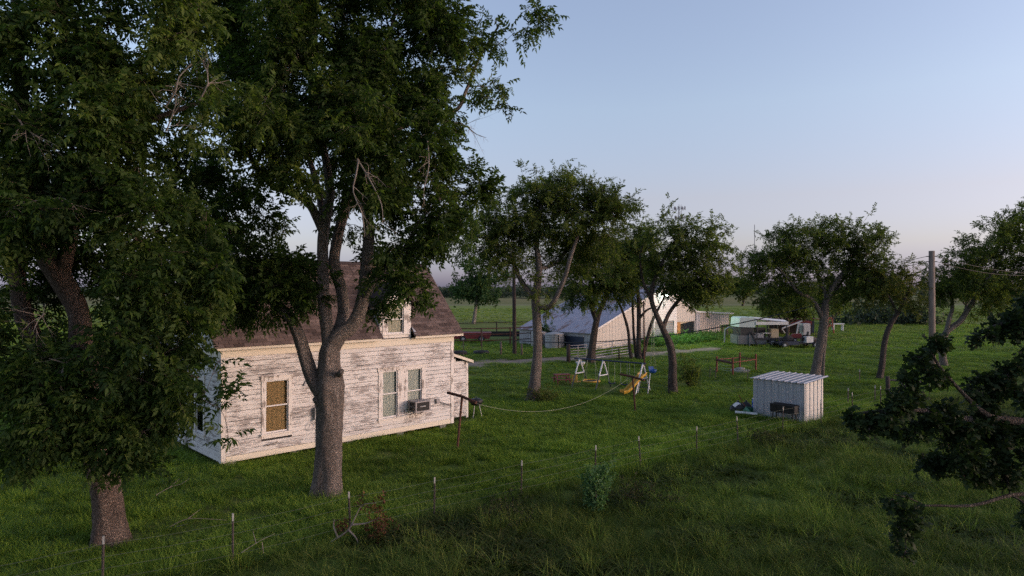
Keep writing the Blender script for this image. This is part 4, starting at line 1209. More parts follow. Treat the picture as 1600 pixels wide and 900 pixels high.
Dd = gd(567)
limbsD = [(S((923, 570, Dd), (925, 545, Dd), (930, 510, Dd), (936, 488, Dd), (948, 460, Dd), (955, 420, Dd), (960, 390, Dd)), [.36, .27, .23, .19, .15, .10, .05]),
          (S((932, 500, Dd), (926, 480, Dd), (931, 460, Dd), (920, 430, Dd), (905, 400, Dd)), [.22, .18, .15, .1, .05])]
blobsD = [B(940, 440, Dd, 34), B(905, 430, Dd, 34), B(960, 410, Dd, 34), B(915, 462, Dd - 1, 22, .9), B(890, 455, Dd, 22), B(955, 455, Dd, 22, .8), B(935, 400, Dd, 36), B(930, 475, Dd - 1.2, 14, .8), B(895, 400, Dd, 30), B(975, 440, Dd, 20)]
tree('elm_tree', 'dark elm with forked trunk by the tube gate in front of the barn roof', gp(923, 567), limbsD, blobsD, 'elm', M['leaf_c'], M['bark_d'], 104, size=1.3, leafk=210, subk=10, tw=.9, group='trees in the yard', droop=.15, var0=.3)

De = gd(562)
limbsE = [(S((1000, 566, De), (998, 545, De), (998, 520, De), (998, 480, De), (996, 450, De), (992, 420, De), (985, 390, De)), [.24, .18, .165, .15, .13, .09, .04]),
          (S((988, 566, De), (984, 545, De), (981, 515, De), (972, 485, De), (960, 460, De), (955, 440, De)), [.16, .12, .105, .09, .075, .04]),
          (S((994, 560, De + .3), (990, 520, De + .4), (989, 490, De + .5), (985, 450, De + .6), (970, 410, De + .6)), [.12, .10, .09, .075, .04]),
          (S((1004, 563, De), (1010, 535, De), (1018, 505, De), (1030, 480, De), (1040, 460, De)), [.17, .13, .115, .09, .05]),
          (S((998, 500, De), (1010, 485, De - .3), (1028, 478, De - .4)), [.1, .08, .04])]
blobsE = [B(985, 385, De, 36), B(1010, 400, De, 34), B(965, 405, De, 30), B(1000, 430, De, 30, .8), B(975, 440, De, 26, .8), B(1025, 430, De, 26), B(955, 380, De, 26), B(990, 460, De, 18, .6), B(1010, 368, De, 30), B(968, 462, De, 14, .7)]
tree('elm_tree', 'clump of slender trunks fanning up in front of the barn gable', gp(995, 562), limbsE, blobsE, 'elm', M['leaf_c'], M['bark_d'], 105, size=1.3, leafk=210, subk=10, tw=.9, group='trees in the yard', flare=(.25, .3), droop=.15)

Df = gd(614)
limbsF = [(S((1052, 620, Df), (1051, 590, Df), (1051, 565, Df), (1047, 540, Df), (1036, 515, Df), (1025, 490, Df), (1018, 468, Df), (1022, 440, Df), (1040, 400, Df), (1060, 370, Df)), [.27, .22, .21, .19, .15, .13, .12, .10, .08, .04]),
          (S((1036, 512, Df), (1045, 490, Df + .3), (1060, 470, Df + .5), (1085, 445, Df + .5), (1110, 420, Df + .4)), [.12, .10, .09, .06, .03]),
          (S((1018, 470, Df), (1005, 440, Df), (1000, 400, Df), (1010, 370, Df)), [.09, .07, .05, .03])]
blobsF = [B(1085, 375, Df, 38, .8), B(1055, 385, Df, 36, .8), B(1110, 380, Df, 32, .55), B(1125, 425, Df, 30, .7), B(1100, 440, Df, 36), B(1070, 430, Df, 36), B(1105, 456, Df, 22, .9, .35), B(1130, 450, Df, 14, .8), B(1072, 456, Df + .5, 20, .8, .35), B(1035, 360, Df, 22, .7), B(1120, 355, Df, 22, .4), B(1020, 400, Df, 30, .8), B(1085, 410, Df + 1, 45, .7, .3), B(1040, 440, Df + 1, 28, .7, .3), B(1140, 400, Df, 14, .4), B(1060, 350, Df, 24, .5)]
tree('elm_tree', 'leaning elm with bent trunk holding the blue swing', gp(1052, 614), limbsF, blobsF, 'elm', M['leaf_c'], M['bark_d'], 106, size=1.05, leafk=300, subk=15, tw=.75, group='trees in the yard', droop=.1)

Dg = gd(590)
limbsG = [(S((1272, 596, Dg), (1276, 570, Dg), (1282, 535, Dg), (1287, 505, Dg), (1289, 480, Dg), (1300, 450, Dg), (1320, 425, Dg), (1345, 405, Dg), (1365, 390, Dg)), [.30, .26, .24, .25, .22, .15, .12, .08, .04]),
          (S((1286, 500, Dg), (1270, 470, Dg - .3), (1245, 455, Dg - .5), (1235, 440, Dg - .6), (1215, 420, Dg - .5), (1190, 410, Dg)), [.16, .13, .1, .08, .06, .03]),
          (S((1289, 480, Dg), (1290, 458, Dg + .2), (1280, 440, Dg + .3), (1275, 415, Dg + .3), (1260, 390, Dg)), [.15, .12, .10, .07, .03]),
          (S((1289, 475, Dg), (1315, 440, Dg + .8), (1330, 410, Dg + 1.2), (1325, 380, Dg + 1.2)), [.1, .08, .06, .03]),
          (S((1284, 594, Dg + .6), (1286, 560, Dg + .7), (1290, 520, Dg + .8), (1293, 480, Dg + .8), (1300, 440, Dg + .9)), [.16, .13, .12, .1, .06])]
blobsG = [B(1270, 385, 41, 40, 1, .5), B(1225, 385, 41, 38, 1, .5), B(1320, 385, 41, 38, 1, .45), B(1360, 390, 41, 34, 1, .42), B(1195, 410, 41, 32), B(1170, 425, 41, 20, .8), B(1165, 400, 41, 14, .7), B(1240, 425, 41, 40, .9, .35), B(1290, 425, 42, 44, .7, .33), B(1345, 425, 41, 36, .9, .36), B(1380, 425, 41, 20, .9, .4), B(1210, 455, 41, 26, .8, .33), B(1260, 365, 41, 22, 1, .52), B(1355, 365, 41, 24, .9), B(1340, 455, 41.5, 26, .6, .33), B(1240, 470, 41, 18, .6, .33), B(1300, 365, 41, 22, 1, .5), B(1305, 470, 41, 16, .5)]
tree('elm_tree', 'round-crowned elm with grey leaning trunk behind the metal shed', gp(1272, 590), limbsG, blobsG, 'elm', M['leaf_c'], M['bark_c'], 107, size=1.1, leafk=290, subk=14, tw=.8, group='trees in the yard', droop=.08)

Dh = gd(592)
limbsH = [(S((1373, 598, Dh), (1378, 570, Dh), (1382, 535, Dh), (1390, 510, Dh), (1402, 490, Dh), (1415, 465, Dh), (1425, 440, Dh)), [.19, .17, .16, .15, .12, .08, .04]),
          (S((1402, 490, Dh), (1390, 465, Dh), (1375, 445, Dh)), [.08, .06, .03])]
blobsH = [B(1400, 440, Dh, 26, .9, .6), B(1375, 445, Dh, 22, .8, .6), B(1430, 465, Dh, 20, .8, .45), B(1415, 420, Dh, 20, .7, .5), B(1400, 475, Dh, 18, .8, .45), B(1440, 480, Dh, 14, .7), B(1370, 420, Dh, 22, .7, .6), B(1355, 465, Dh, 18, .6, .55)]
tree('elm_tree', 'thin leaning young elm with yellowing leaves left of the utility pole', gp(1373, 592), limbsH, blobsH, 'elm', M['leaf_y'], M['bark_d'], 108, size=1.05, leafk=260, subk=12, tw=.7, group='trees in the yard', droop=.1)

Di = 47.0
limbsI = [(S((1476, 578, Di), (1472, 545, Di), (1478, 520, Di), (1500, 502, Di), (1515, 480, Di), (1535, 450, Di), (1560, 410, Di), (1575, 370, Di)), [.26, .22, .2, .18, .17, .13, .09, .04]),
          (S((1474, 540, Di), (1483, 500, Di), (1488, 478, Di), (1482, 450, Di), (1475, 430, Di)), [.17, .14, .12, .09, .04])]
blobsI = [B(1500, 440, Di, 38, 1, .35), B(1540, 420, Di, 44, 1, .45), B(1580, 390, Di, 44, 1, .45), B(1520, 395, Di, 30, .9, .45), B(1560, 355, Di, 24, .8, .45), B(1610, 350, Di, 34, .9, .45), B(1470, 440, Di, 24, .9, .35), B(1590, 440, Di, 44, 1, .35), B(1540, 460, Di, 32, .9, .33), B(1480, 460, Di, 18, .8, .33), B(1640, 400, Di, 50, .9), B(1455, 425, Di, 16, .7, .45), B(1620, 330, Di, 26, .8)]
tree('elm_tree', 'broad tree with V-shaped trunk right of the utility pole', (sp(1476, 572, Di).x, Di, 0), limbsI, blobsI, 'elm', M['leaf_c'], M['bark_c'], 109, size=1.25, leafk=230, subk=10, tw=.85, group='trees in the yard', droop=.1)

Dj = 100.0
limbsJ = [(S((740, 506, Dj), (742, 490, Dj), (744, 475, Dj), (745, 455, Dj), (744, 430, Dj)), [.30, .26, .24, .18, .08])]
blobsJ = [B(740, 440, Dj, 26), B(722, 455, Dj, 18), B(765, 450, Dj, 20), B(745, 420, Dj, 24), B(755, 468, Dj, 14, .7), B(725, 430, Dj, 18), B(775, 430, Dj, 18), B(710, 462, Dj, 10, .8)]
tree('young_tree', 'small tree with whitish trunk standing alone in the field behind the corral', (sp(740, 505, Dj).x, Dj, 0), limbsJ, blobsJ, 'small', M['leaf_s'], M['bark_w'], 110, size=2.6, leafk=26, subk=2, tw=1.2, flare=(.1, .3), droop=.1)

# scattered pasture trees
def pasture(px, py, top, wpx, label, seed, leafm='leaf_c', name='pasture_tree', group='trees in the far pasture', bark='bark_d'):
    D = gd(py); c = D / FPX
    hp_ = py - top
    rr0 = random.Random(seed)
    b = gp(px, py)
    l = [(S((px, py + 2, D), (px + wpx * .03, py - hp_ * .25, D), (px - wpx * .03, py - hp_ * .5, D), (px, py - hp_ * .8, D)), [wpx * .035 * c, wpx * .028 * c, wpx * .02 * c, .03]),
         (S((px, py - hp_ * .2, D), (px - wpx * .2, py - hp_ * .45, D), (px - wpx * .28, py - hp_ * .6, D)), [wpx * .02 * c, wpx * .015 * c, .03]),
         (S((px, py - hp_ * .2, D), (px + wpx * .2, py - hp_ * .4, D), (px + wpx * .28, py - hp_ * .6, D)), [wpx * .02 * c, wpx * .015 * c, .03])]
    bl = []
    for k in range(9):
        bl.append(B(px + rr0.uniform(-.36, .36) * wpx, py - hp_ * rr0.uniform(.5, .86), D + rr0.uniform(-.2, .2) * wpx * c, wpx * rr0.uniform(.14, .22), 1, rr0.uniform(.32, .5)))
    tree(name, label, b, l, bl, 'small', M[leafm], M[bark], seed, size=max(1.2, D / 42), leafk=22 * (90 / D) ** 2 * 2.2, subk=2.5, tw=.9, group=group, sides=8, flare=(.1, .3), droop=.08)
pasture(1229, 528, 440, 80, 'dark tree with upright trunk behind the open trailer', 120)
pasture(1250, 524, 448, 60, 'slim tree rising behind the second trailer', 121)
pasture(1352, 490, 425, 84, 'low forked tree alone in the far pasture right of the round elm', 122)
pasture(1392, 494, 430, 56, 'small bushy tree in the far pasture beside the leaning young elm', 123)
pasture(1508, 490, 420, 70, 'distant tree with thin stems seen between the pole and V trunk', 124)
pasture(1545, 500, 410, 76, 'distant tree with grey trunk under the broad right-hand crown', 125)
pasture(1160, 478, 432, 60, 'distant tree between the barn annex and the trailer', 126)
pasture(1300, 512, 450, 50, 'shrubby tree behind the round-crowned elm trunk', 127)

# near oak, its trunk standing out of the frame on the right
TO = (9.6, 9.2, 0)
def OX(px, py, D): return tuple(sp(px, py, D))
to = Vector(TO)
limbsO = [([to + Vector((0, 0, -.1)), to + Vector((.05, 0, 1.5)), to + Vector((-.05, .1, 3)), to + Vector((.1, .2, 5)), to + Vector((.2, .2, 7.5)), to + Vector((.2, .1, 9.5))], [.34, .29, .26, .2, .13, .05]),
          ([to + Vector((0, 0, 3.2)), sp(1700, 690, 8.8), sp(1600, 660, 8.5), sp(1510, 655, 8.3), sp(1430, 640, 8.1), sp(1345, 645, 8.0)], [.12, .08, .055, .04, .025, .012]),
          ([to + Vector((0, 0, 2.3)), sp(1690, 800, 8.8), sp(1600, 772, 8.5), sp(1520, 790, 8.2), sp(1445, 790, 8.1), sp(1412, 800, 8.0)], [.06, .036, .026, .018, .012, .007]),
          ([sp(1600, 660, 8.5), sp(1545, 650, 8.3), sp(1500, 610, 8.2), sp(1466, 570, 8.1), sp(1452, 545, 8.1)], [.05, .035, .022, .018, .010]),
          ([to + Vector((0, .1, 4.2)), sp(1720, 520, 9.0), sp(1640, 490, 8.8), sp(1570, 505, 8.6), sp(1530, 520, 8.5)], [.12, .07, .05, .03, .012]),
          ([to + Vector((0, .1, 4.6)), to + Vector((2, .5, 6)), to + Vector((3.5, 0, 7))], [.13, .09, .04]),
          ([to + Vector((0, .1, 4.6)), to + Vector((0, -2, 6)), to + Vector((.5, -3.2, 7))], [.13, .09, .04])]
def BO(px, py, D, r, den=1.0): return B(px, py, D, r, den, .4)
blobsO = [BO(1450, 545, 8.1, 30), BO(1435, 590, 8.1, 32), BO(1480, 580, 8.1, 24, .8), BO(1390, 640, 8.0, 34, .9), BO(1340, 645, 8.0, 22, .9), BO(1365, 670, 8.0, 24, .9), BO(1425, 670, 8.1, 34), BO(1470, 650, 8.2, 36, .9), BO(1500, 700, 8.2, 44), BO(1550, 660, 8.3, 44, .9), BO(1480, 740, 8.2, 30, .8), BO(1590, 720, 8.4, 44), BO(1545, 740, 8.3, 32, .8), BO(1595, 620, 8.4, 48), BO(1560, 590, 8.4, 28, .8), BO(1575, 520, 8.6, 34), BO(1540, 525, 8.5, 22, .9), BO(1600, 480, 8.7, 36), BO(1600, 560, 8.5, 26, .8), BO(1392, 775, 8.0, 14, .8), BO(1412, 830, 8.0, 26), BO(1410, 855, 8.0, 18), BO(1425, 805, 8.0, 12, .6), BO(1600, 795, 8.5, 22, .8), BO(1655, 660, 8.8, 70), BO(1660, 520, 8.8, 70), BO(1660, 780, 8.8, 60), BO(1520, 600, 8.3, 26, .8), BO(1500, 650, 8.2, 36, .9), BO(1570, 690, 8.4, 40), BO(1430, 635, 8.1, 26, .9), BO(1540, 700, 8.3, 36)]
for (dx, dy, dz, rr2) in ((0, 0, 8.3, 1.7), (2, .5, 6.8, 1.6), (3.4, 0, 7.2, 1.5), (-.3, -2, 6.6, 1.6), (.5, -3.3, 7.2, 1.4), (1.2, 1.8, 6.6, 1.5), (.5, .5, 9.6, 1.3), (2.4, -1.8, 8.0, 1.5), (1.5, -1, 9.3, 1.2), (1.6, -.5, 5.0, 1.3), (.6, -1.5, 4.4, 1.0)):
    blobsO.append((tuple(to + Vector((dx, dy, dz))), (rr2, rr2, rr2 * .8), .10, .4))
tree('oak_tree', 'dark oak boughs with lobed leaves reaching in from the right edge', TO, limbsO, blobsO, 'oak', M['leaf_o'], M['bark_d'], 111, size=.48, leafk=2500, subk=24, tw=.32, droop=.15)

# far wood along the skyline: one mass
def far_wood():
    rng = np.random.default_rng(77)
    P, Dd_, Vv = [], [], []
    for (x0, x1, D, h0, h1, n) in ((-420, 60, 420, 4, 7.5, 130), (-40, 90, 340, 3, 6, 40), (70, 640, 500, 4, 8, 170), (150, 480, 340, 3, 5.5, 60), (180, 300, 190, 1.5, 3, 26)):
        for i in range(n):
            x = x0 + (x1 - x0) * (i + rng.uniform(-.6, .6)) / n
            D2 = D + rng.uniform(-20, 20)
            h = rng.uniform(h0, h1); w = h * rng.uniform(.5, .9)
            m = 26
            v = rng.normal(0, 1, (m, 3)); v /= np.linalg.norm(v, axis=1, keepdims=True)
            c = np.array([x, D2, h * .55])
            P.append(c + v * np.array([w, w, h * .45]) * rng.uniform(.5, 1, (m, 1)))
            Dd_.append(v + rng.normal(0, .5, (m, 3))); Vv.append(np.full(m, rng.uniform(.2, .7)))
    P = np.concatenate(P); P[:, 2] = np.maximum(P[:, 2], .3)
    me = crown_mesh('far_wood', P, np.concatenate(Dd_), np.concatenate(Vv), 'far', 2.2, rng)
    o = link_mesh('far_wood', me, M['leaf_far'])
    tag(o, 'dark distant line of trees along the horizon', 'woodland', kind='stuff')
far_wood()

# ------------------------------------------------------------------ barn
def barn_roof_mat():
    m, nt, nd, lk, bs = nodes('rusting_tin_roof')
    bs.inputs['Roughness'].default_value = 0.5
    bs.inputs['Metallic'].default_value = 0.25
    tc = nd.new('ShaderNodeTexCoord'); oi = nd.new('ShaderNodeObjectInfo')
    n1 = noise(nd, lk, tc.outputs['Object'], 0.9, 6, 0.65, mapscale=(0.5, 1.4, 0.5))
    r = ramp(nd, [(0.30, (0.33, 0.34, 0.40)), (0.54, (0.38, 0.385, 0.44)), (0.63, (0.24, 0.19, 0.185)), (0.78, (0.19, 0.105, 0.075))])
    mu = nd.new('ShaderNodeMath'); mu.operation = 'MULTIPLY_ADD'; mu.inputs[1].default_value = .16; mu.inputs[2].default_value = -.06
    lk.new(oi.outputs['Random'], mu.inputs[0])
    ad = nd.new('ShaderNodeMath'); lk.new(mu.outputs[0], ad.inputs[0]); lk.new(n1.outputs[0], ad.inputs[1])
    lk.new(ad.outputs[0], r.inputs[0]); lk.new(r.outputs[0], bs.inputs['Base Color'])
    return m
M['tin'] = barn_roof_mat()
BA = math.atan2(.704, .71)
barn = thing('barn', 'old metal barn with rusting tin roof and pale gable lit by a lamp', 'barn', (7.0, 59.5, 0), BA)
BS, BD, BE, BP = 11.6, 8.9, 1.50, 5.55       # ridge position, depth, left eave, peak
def btop(s):
    return BE + (BP - BE) * s / BS if s < BS else BP - (BP - 2.9) * (s - BS) / (17.5 - BS)
def sheet(x0, x1, z0, z1a, z1b, m, parent, name='wall_panel', y=0.0, rz=0.0, ribs=3, loc=(0, 0, 0), depth=.03):
    """one upright ribbed sheet; face towards -y"""
    vs, fs = [], []
    n = ribs
    xs_ = [x0]
    prof = [0.0]
    w = (x1 - x0) / n
    for k in range(n):
        a = x0 + k * w
        for t, d in ((.40, 0), (.46, depth), (.54, depth), (.60, 0)): xs_.append(a + w * t); prof.append(d)
    xs_.append(x1 - .008); prof.append(0)
    for x, d in zip(xs_, prof):
        f = (x - x0) / (x1 - x0)
        zt = z1a + (z1b - z1a) * f
        vs += [(x, y - d, z0), (x, y - d, zt)]
    for i in range(len(xs_) - 1): fs.append((2 * i, 2 * i + 2, 2 * i + 3, 2 * i + 1))
    mb = MB(); mb.add(vs, fs)
    o = mb.build(name, m, parent); o.rotation_euler[2] = rz; o.location = loc
    return o
gw = MB(); gw.bb(.05, 9.5, .06, .12, 0, 1.5); gw.add([(0.02, .09, .1), (17.5, .09, 1.95), (17.5, .09, 2.8), (BS, .09, BP - .06), (.02, .09, BE - .03)], [(0, 1, 2, 3, 4)])
gw = gw.build('gable_wall', M['beige_in'], barn)
ns_ = 10
for k in range(ns_):
    a, b = k * .95, (k + 1) * .95
    sheet(a, b, 0, btop(a) - .03, btop(b) - .03, M['pink_sheet'], gw, y=.05, ribs=2, depth=.018)
# white boarded strip over the roller door
def wspan(z): 
    lo = 9.5 + .02; hi = 13.85
    if z > btop(9.5): lo = max(lo, (z - BE) / (BP - BE) * BS)
    if z > btop(13.9): hi = min(hi, BS + (BP - z) / (BP - 2.9) * (17.5 - BS))
    return lo, hi
boards(gw, 0, 0, 2.25, BP - .1, .24, [], M['white'], 0, wspan, 6, name='board', loc=(0, .04, 0))
c = MB(); c.bb(9.5, 9.85, -.01, .05, 0, 2.25); c.bb(13.3, 13.85, -.01, .05, 0, 2.25); c.build('door_post', M['white'], barn)
c = MB(); c.bb(9.85, 13.3, .0, .05, 2.08, 2.249); c.build('door_head', M['white'], barn)
dr = MB(); dr.bb(9.85, 13.3, .10, .14, 0, 2.08); dr = dr.build('roller_door', M['roller'], barn)
for k in range(9):
    c = MB(); c.prism([(9.86, .10, .02 + k * .23), (9.86, .07, .06 + k * .23), (9.86, .07, .20 + k * .23), (9.86, .10, .235 + k * .23)], (3.43, 0, 0)); c.build('slat', M['roller'], dr)
for k in range(4):
    a, b = 13.87 + k * .9, 13.87 + (k + 1) * .9
    sheet(a, b, 1.88, btop(a) - .03, max(btop(b) - .03, 2.8), M['pink_sheet'], gw, y=.04, ribs=2, depth=.018)
c = MB(); c.bb(13.9, 14.6, .05, .12, 0, 1.86); c.build('timber_post', M['orange_wood'], barn)
for k in range(3):
    c = MB(); c.bb(14.05, 14.5, .0, .049, .35 + k * .5, .55 + k * .5); c.build('timber_block', M['orange_wood'], barn)
c = MB(); c.bb(14.6, 17.3, 1.3, 1.36, 0, 1.86); c.build('stall_back', M['beige_in'], barn)
c = MB(); c.bb(14.55, 17.35, .2, 1.3, 1.86, 1.9); c.build('stall_ceiling', M['beige_in'], barn)
c = MB(); c.bb(17.2, 17.5, .0, .1, 0, 1.87); c.build('stall_post', M['mid_metal'], barn)
for k in range(12):
    a, b = 17.5 + k * .44, 17.5 + (k + 1) * .44
    sheet(a, b, 0, 2.78 - (a - 17.5) * .06, 2.78 - (b - 17.5) * .06, M['galv_old'] if k < 2 else M['tan_sheet'], barn, y=-.02, ribs=1, depth=.05)
for k in range(4):
    a, b = 22.8 + k * .5, 22.8 + (k + 1) * .5
    sheet(a, b, 1.25, 2.40, 2.37, M['pink_sheet'], barn, y=-.02, ribs=1, depth=.04)
c = MB(); c.prism([(17.4, -.12, 2.80), (25.6, -.12, 2.40), (25.6, -.12, 2.50), (17.4, -.12, 2.92)], (0, 5.5, 0)); c.build('annex_roof', M['galv'], barn); c = MB(); c.prism([(17.4, -.15, 2.78), (25.7, -.15, 2.38), (25.7, -.15, 2.52), (17.4, -.15, 2.94)], (0, .028, 0)); c.build('annex_fascia', M['white'], barn)
c = MB(); c.bb(22.75, 22.8, .0, 5, 0, 2.4); c.build('annex_side', M['tan_sheet'], barn)
for x in (23.6, 24.7):
    c = MB(); c.bb(x - .06, x + .06, .1, .22, 0, 2.4); c.build('annex_post', M['post_wood'], barn)
# left eave wall
for k in range(9):
    a, b = -BD + k * BD / 9, -BD + (k + 1) * BD / 9
    sheet(a, b, 0, BE - .06, BE - .06, M['galv_old'], barn, y=0, rz=-math.pi / 2, ribs=3, depth=.018)
c = MB(); c.bb(-3.0, -.9, -.06, -.03, .05, 1.05); o = c.build('blue_panel', M['navy_panel'], barn); o.rotation_euler[2] = -math.pi / 2
bkw = MB(); bkw.add([(.0, BD, 0), (22, BD, 0), (22, BD, 2.5), (17.5, BD, 2.8), (BS, BD, BP - .06), (0, BD, BE - .03)], [(5, 4, 3, 2, 1, 0)]); bkw.build('back_wall', M['tan_sheet'], barn)
# tin roof sheets
def roofsheet(s0, s1, y0, y1, lift, parent):
    vs, fs = [], []
    n = 5
    f = lambda s: BE + (BP - BE) * s / BS if s <= BS else BP - (BP - 2.9) * (s - BS) / (17.5 - BS)
    prof = []
    for k in range(n):
        a = y0 + (y1 - y0) * k / n; w = (y1 - y0) / n
        prof += [(a, 0), (a + w * .55, 0), (a + w * .72, .035), (a + w * .88, .035)]
    prof.append((y1 + .02, 0))
    for y, d in prof: vs += [(s0, y, f(s0) + d + lift), (s1, y, f(s1) + d + lift)]
    for i in range(len(prof) - 1): fs.append((2 * i, 2 * i + 1, 2 * i + 3, 2 * i + 2))
    mb = MB(); mb.add(vs, fs); mb.build('roof_sheet', M['tin'], parent)
rf = MB(); rf.prism([(-.28, -.1, BE - .13), (BS, -.1, BP - .04), (17.6, -.1, 2.83), (17.6, -.1, 2.87), (BS, -.1, BP), (-.28, -.1, BE - .09)], (0, BD + .2, 0))
rf = rf.build('roof', M['galv_old'], barn)
for (s0, s1, l) in ((-.35, 4.1, .02), (4.0, 8.0, .035), (7.9, BS, .05)):
    for k in range(10):
        roofsheet(s0, s1, -.15 + k * .92, -.15 + (k + 1) * .92, l + random.uniform(0, .012), rf)
for k in range(5):
    roofsheet(BS, 17.55, -.15 + k * 1.84, -.15 + (k + 1) * 1.84, .03, rf)
c = MB(); c.prism([(-.36, -.17, BE - .16), (BS, -.17, BP - .06), (17.6, -.17, 2.78), (17.6, -.17, 2.93), (BS, -.17, BP + .10), (-.36, -.17, BE + .01)], (0, .018, 0)); c.build('barge_board', M['galv'], barn)

def bpnt(s, y, z): 
    return Vector((7.0 + .71 * s - .704 * y, 59.5 + .704 * s + .71 * y, z))
lamp = thing('barn_lamp', 'bright lit yard lamp at the peak of the barn gable', 'lamp', bpnt(BS - .6, -.15, 4.75), BA)
c = MB(); c.tube([(0, .12, 0), (0, -.35, .12), (0, -.5, .08)], .03, 6); c.build('arm', M['galv'], lamp)
c = MB(); c.lathe((0, -.5, -.02), [(.05, .14), (.14, .06), (.20, .0)], 12, 'Z', False); c.build('lamp_shade', M['galv'], lamp)
em, _, nd_, lk_, bs_ = nodes('lamp_glow'); bs_.inputs['Emission Color'].default_value = (.85, 1, .88, 1); bs_.inputs['Emission Strength'].default_value = 60
c = MB(); c.lathe((0, -.5, -.16), [(.02, -.03), (.10, .0), (.14, .07), (.12, .14), (.04, .17)], 12); c.build('bulb', em, lamp, True)
ld = bpy.data.lights.new('lamp_light', 'SPOT'); ld.energy = 700; ld.color = (.72, 1.0, .74); ld.shadow_soft_size = .14; ld.spot_size = math.radians(150); ld.spot_blend = .7
lo = bpy.data.objects.new('lamp_light', ld); COL.objects.link(lo); lo.parent = lamp; lo.location = (0, -.66, -.30); lo.rotation_euler = (math.radians(-48), 0, 0)

def leafy(name, label, cat, pts, kind, m, size, seed, group=None, kindtag=None, stems=None, per=3, spread=.12):
    rng = np.random.default_rng(seed)
    P = np.repeat(np.array([tuple(p) for p in pts]), per, axis=0) + rng.normal(0, spread, (len(pts) * per, 3))
    D = rng.normal(0, 1, P.shape) + np.array([0, 0, .3])
    me = crown_mesh('foliage', P, D, np.clip(rng.normal(.5, .2, len(P)), 0, 1), kind, size, rng)
    return me

# weeds in front of the barn door
rw_ = np.random.default_rng(9)
wp = []
for k in range(420):
    s = rw_.uniform(6.5, 20.5); y = -rw_.uniform(.25, 3.2) * (1 if s < 18 else .6)
    h = (0.62 - .15 * abs(y + .9)) * rw_.uniform(.5, 1.1) * (1 if s < 17.5 else .55)
    for q in range(3):
        p = bpnt(s + rw_.normal(0, .15), y + rw_.normal(0, .15), max(.05, h * rw_.uniform(.2, 1)))
        wp.append(p)
me = leafy('weeds', '', '', wp, 'elm', M['leaf_w'], 1.1, 5, per=5, spread=.18)
wd = link_mesh('weeds', me, M['leaf_w']); tag(wd, 'bright green weeds lit by the lamp before the barn doors', 'weeds', kind='stuff')

def bush(name, label, base, h, w, leafm, seed, kind='elm', size=1.0, n=130, group=None, cat='bush', barkm='bark_d', nst=7, tag_kind=None):
    rng = np.random.default_rng(seed)
    t = thing(name, label, cat, base, 0, group)
    st = MB(); P = []
    for k in range(nst):
        a = rng.uniform(0, 6.28); e = Vector((w * .5 * math.cos(a) * rng.uniform(.3, 1), w * .5 * math.sin(a) * rng.uniform(.3, 1), h * rng.uniform(.65, 1)))
        pts = [Vector((0, 0, 0)), e * .5 + Vector((rng.normal(0, .05), rng.normal(0, .05), .05)), e]
        st.tube(pts, [.018 * h, .012 * h, .004], 4, False)
        for q in range(max(2, n // nst)):
            u = rng.uniform(.25, 1.05)
            P.append(e * u + Vector(rng.normal(0, w * .10, 3)))
    st.build('stems', M[barkm], t)['kind'] = 'stuff'
    me = leafy('f', '', '', P, kind, M[leafm], size, seed, per=2, spread=w * .05)
    o = link_mesh('foliage', me, M[leafm], t); o['kind'] = 'stuff'
    return t
bush('sapling', 'pale green sapling in the rough grass before the wire fence', on(gp(928, 800)), 1.05, .7, 'leaf_pale', 31, 'small', .5, 190, cat='sapling')
bush('bush', 'loose bush growing beside the bent elm trunk', on(gp(1078, 605)), 1.5, 1.5, 'leaf_c', 32, 'elm', .9, 150)
bush('bush', 'dark green bush standing against the barn eave wall', bpnt(-.7, 5.2, 0), 2.3, 1.6, 'leaf_s', 33, 'elm', 1.6, 130)
bush('bush', 'brushy growth at the foot of the pale elm trunk', on(gp(850, 628)), .55, 1.4, 'leaf_y', 34, 'elm', .8, 90)
bush('bush', 'low shrub in the pasture behind the leaning young elm', on(gp(1420, 507)), 1.3, 9.0, 'leaf_far', 35, 'small', 3.0, 160)
bush('bush', 'long low thicket in the pasture behind the trailers', on(gp(1345, 506)), 1.4, 11.0, 'leaf_far', 36, 'small', 3.0, 190)
bush('dark_thicket', 'dark weed patch in front of the wire fence left of the sapling', on(gp(800, 815)), .34, 2.0, 'leaf_brush', 37, 'small', .32, 130, cat='weeds')
bush('dark_thicket', 'dark weed patch in front of the wire fence right of the sapling', on(gp(1010, 790)), .34, 2.2, 'leaf_brush', 38, 'small', .32, 130, cat='weeds')
bush('dark_thicket', 'dark weeds below the charred trough by the shed', on(gp(1200, 690)), .3, 1.8, 'leaf_brush', 39, 'small', .32, 90, cat='weeds')

# fallen limb with brown leaves caught at the fence
fb = thing('fallen_branch', 'broken pale branch with dead brown leaves lying at the wire fence', 'branch', on(gp(550, 850)))
rb = random.Random(4)
for pts in ([(-.45, .0, .05), (-.1, .05, .28), (.05, .1, .55), (.2, .1, .80), (.5, .1, .85)], [(.0, .05, .4), (.3, .1, .42), (.6, .1, .55)], [(-.1, .05, .3), (.1, -.05, .15), (.15, -.1, .05)], [(-.3, .02, .12), (-.42, .1, .35), (-.4, .1, .5)]):
    c = MB(); pp_, rr2 = smooth_path([Vector(p) for p in pts], [.022 * (1 - .7 * i / (len(pts) - 1)) for i in range(len(pts))], .06); c.tube(pp_, rr2, 6, True, .15); c.build('limb', M['dead_wood'], fb)
rg = np.random.default_rng(3)
P = np.concatenate([rg.normal((.55, .1, .45), (.09, .12, .26), (60, 3)), rg.normal((-.22, .1, .38), (.08, .1, .08), (14, 3)), rg.normal((.28, .1, .85), (.1, .08, .06), (7, 3))]); P[:, 2] = np.maximum(P[:, 2], .08)
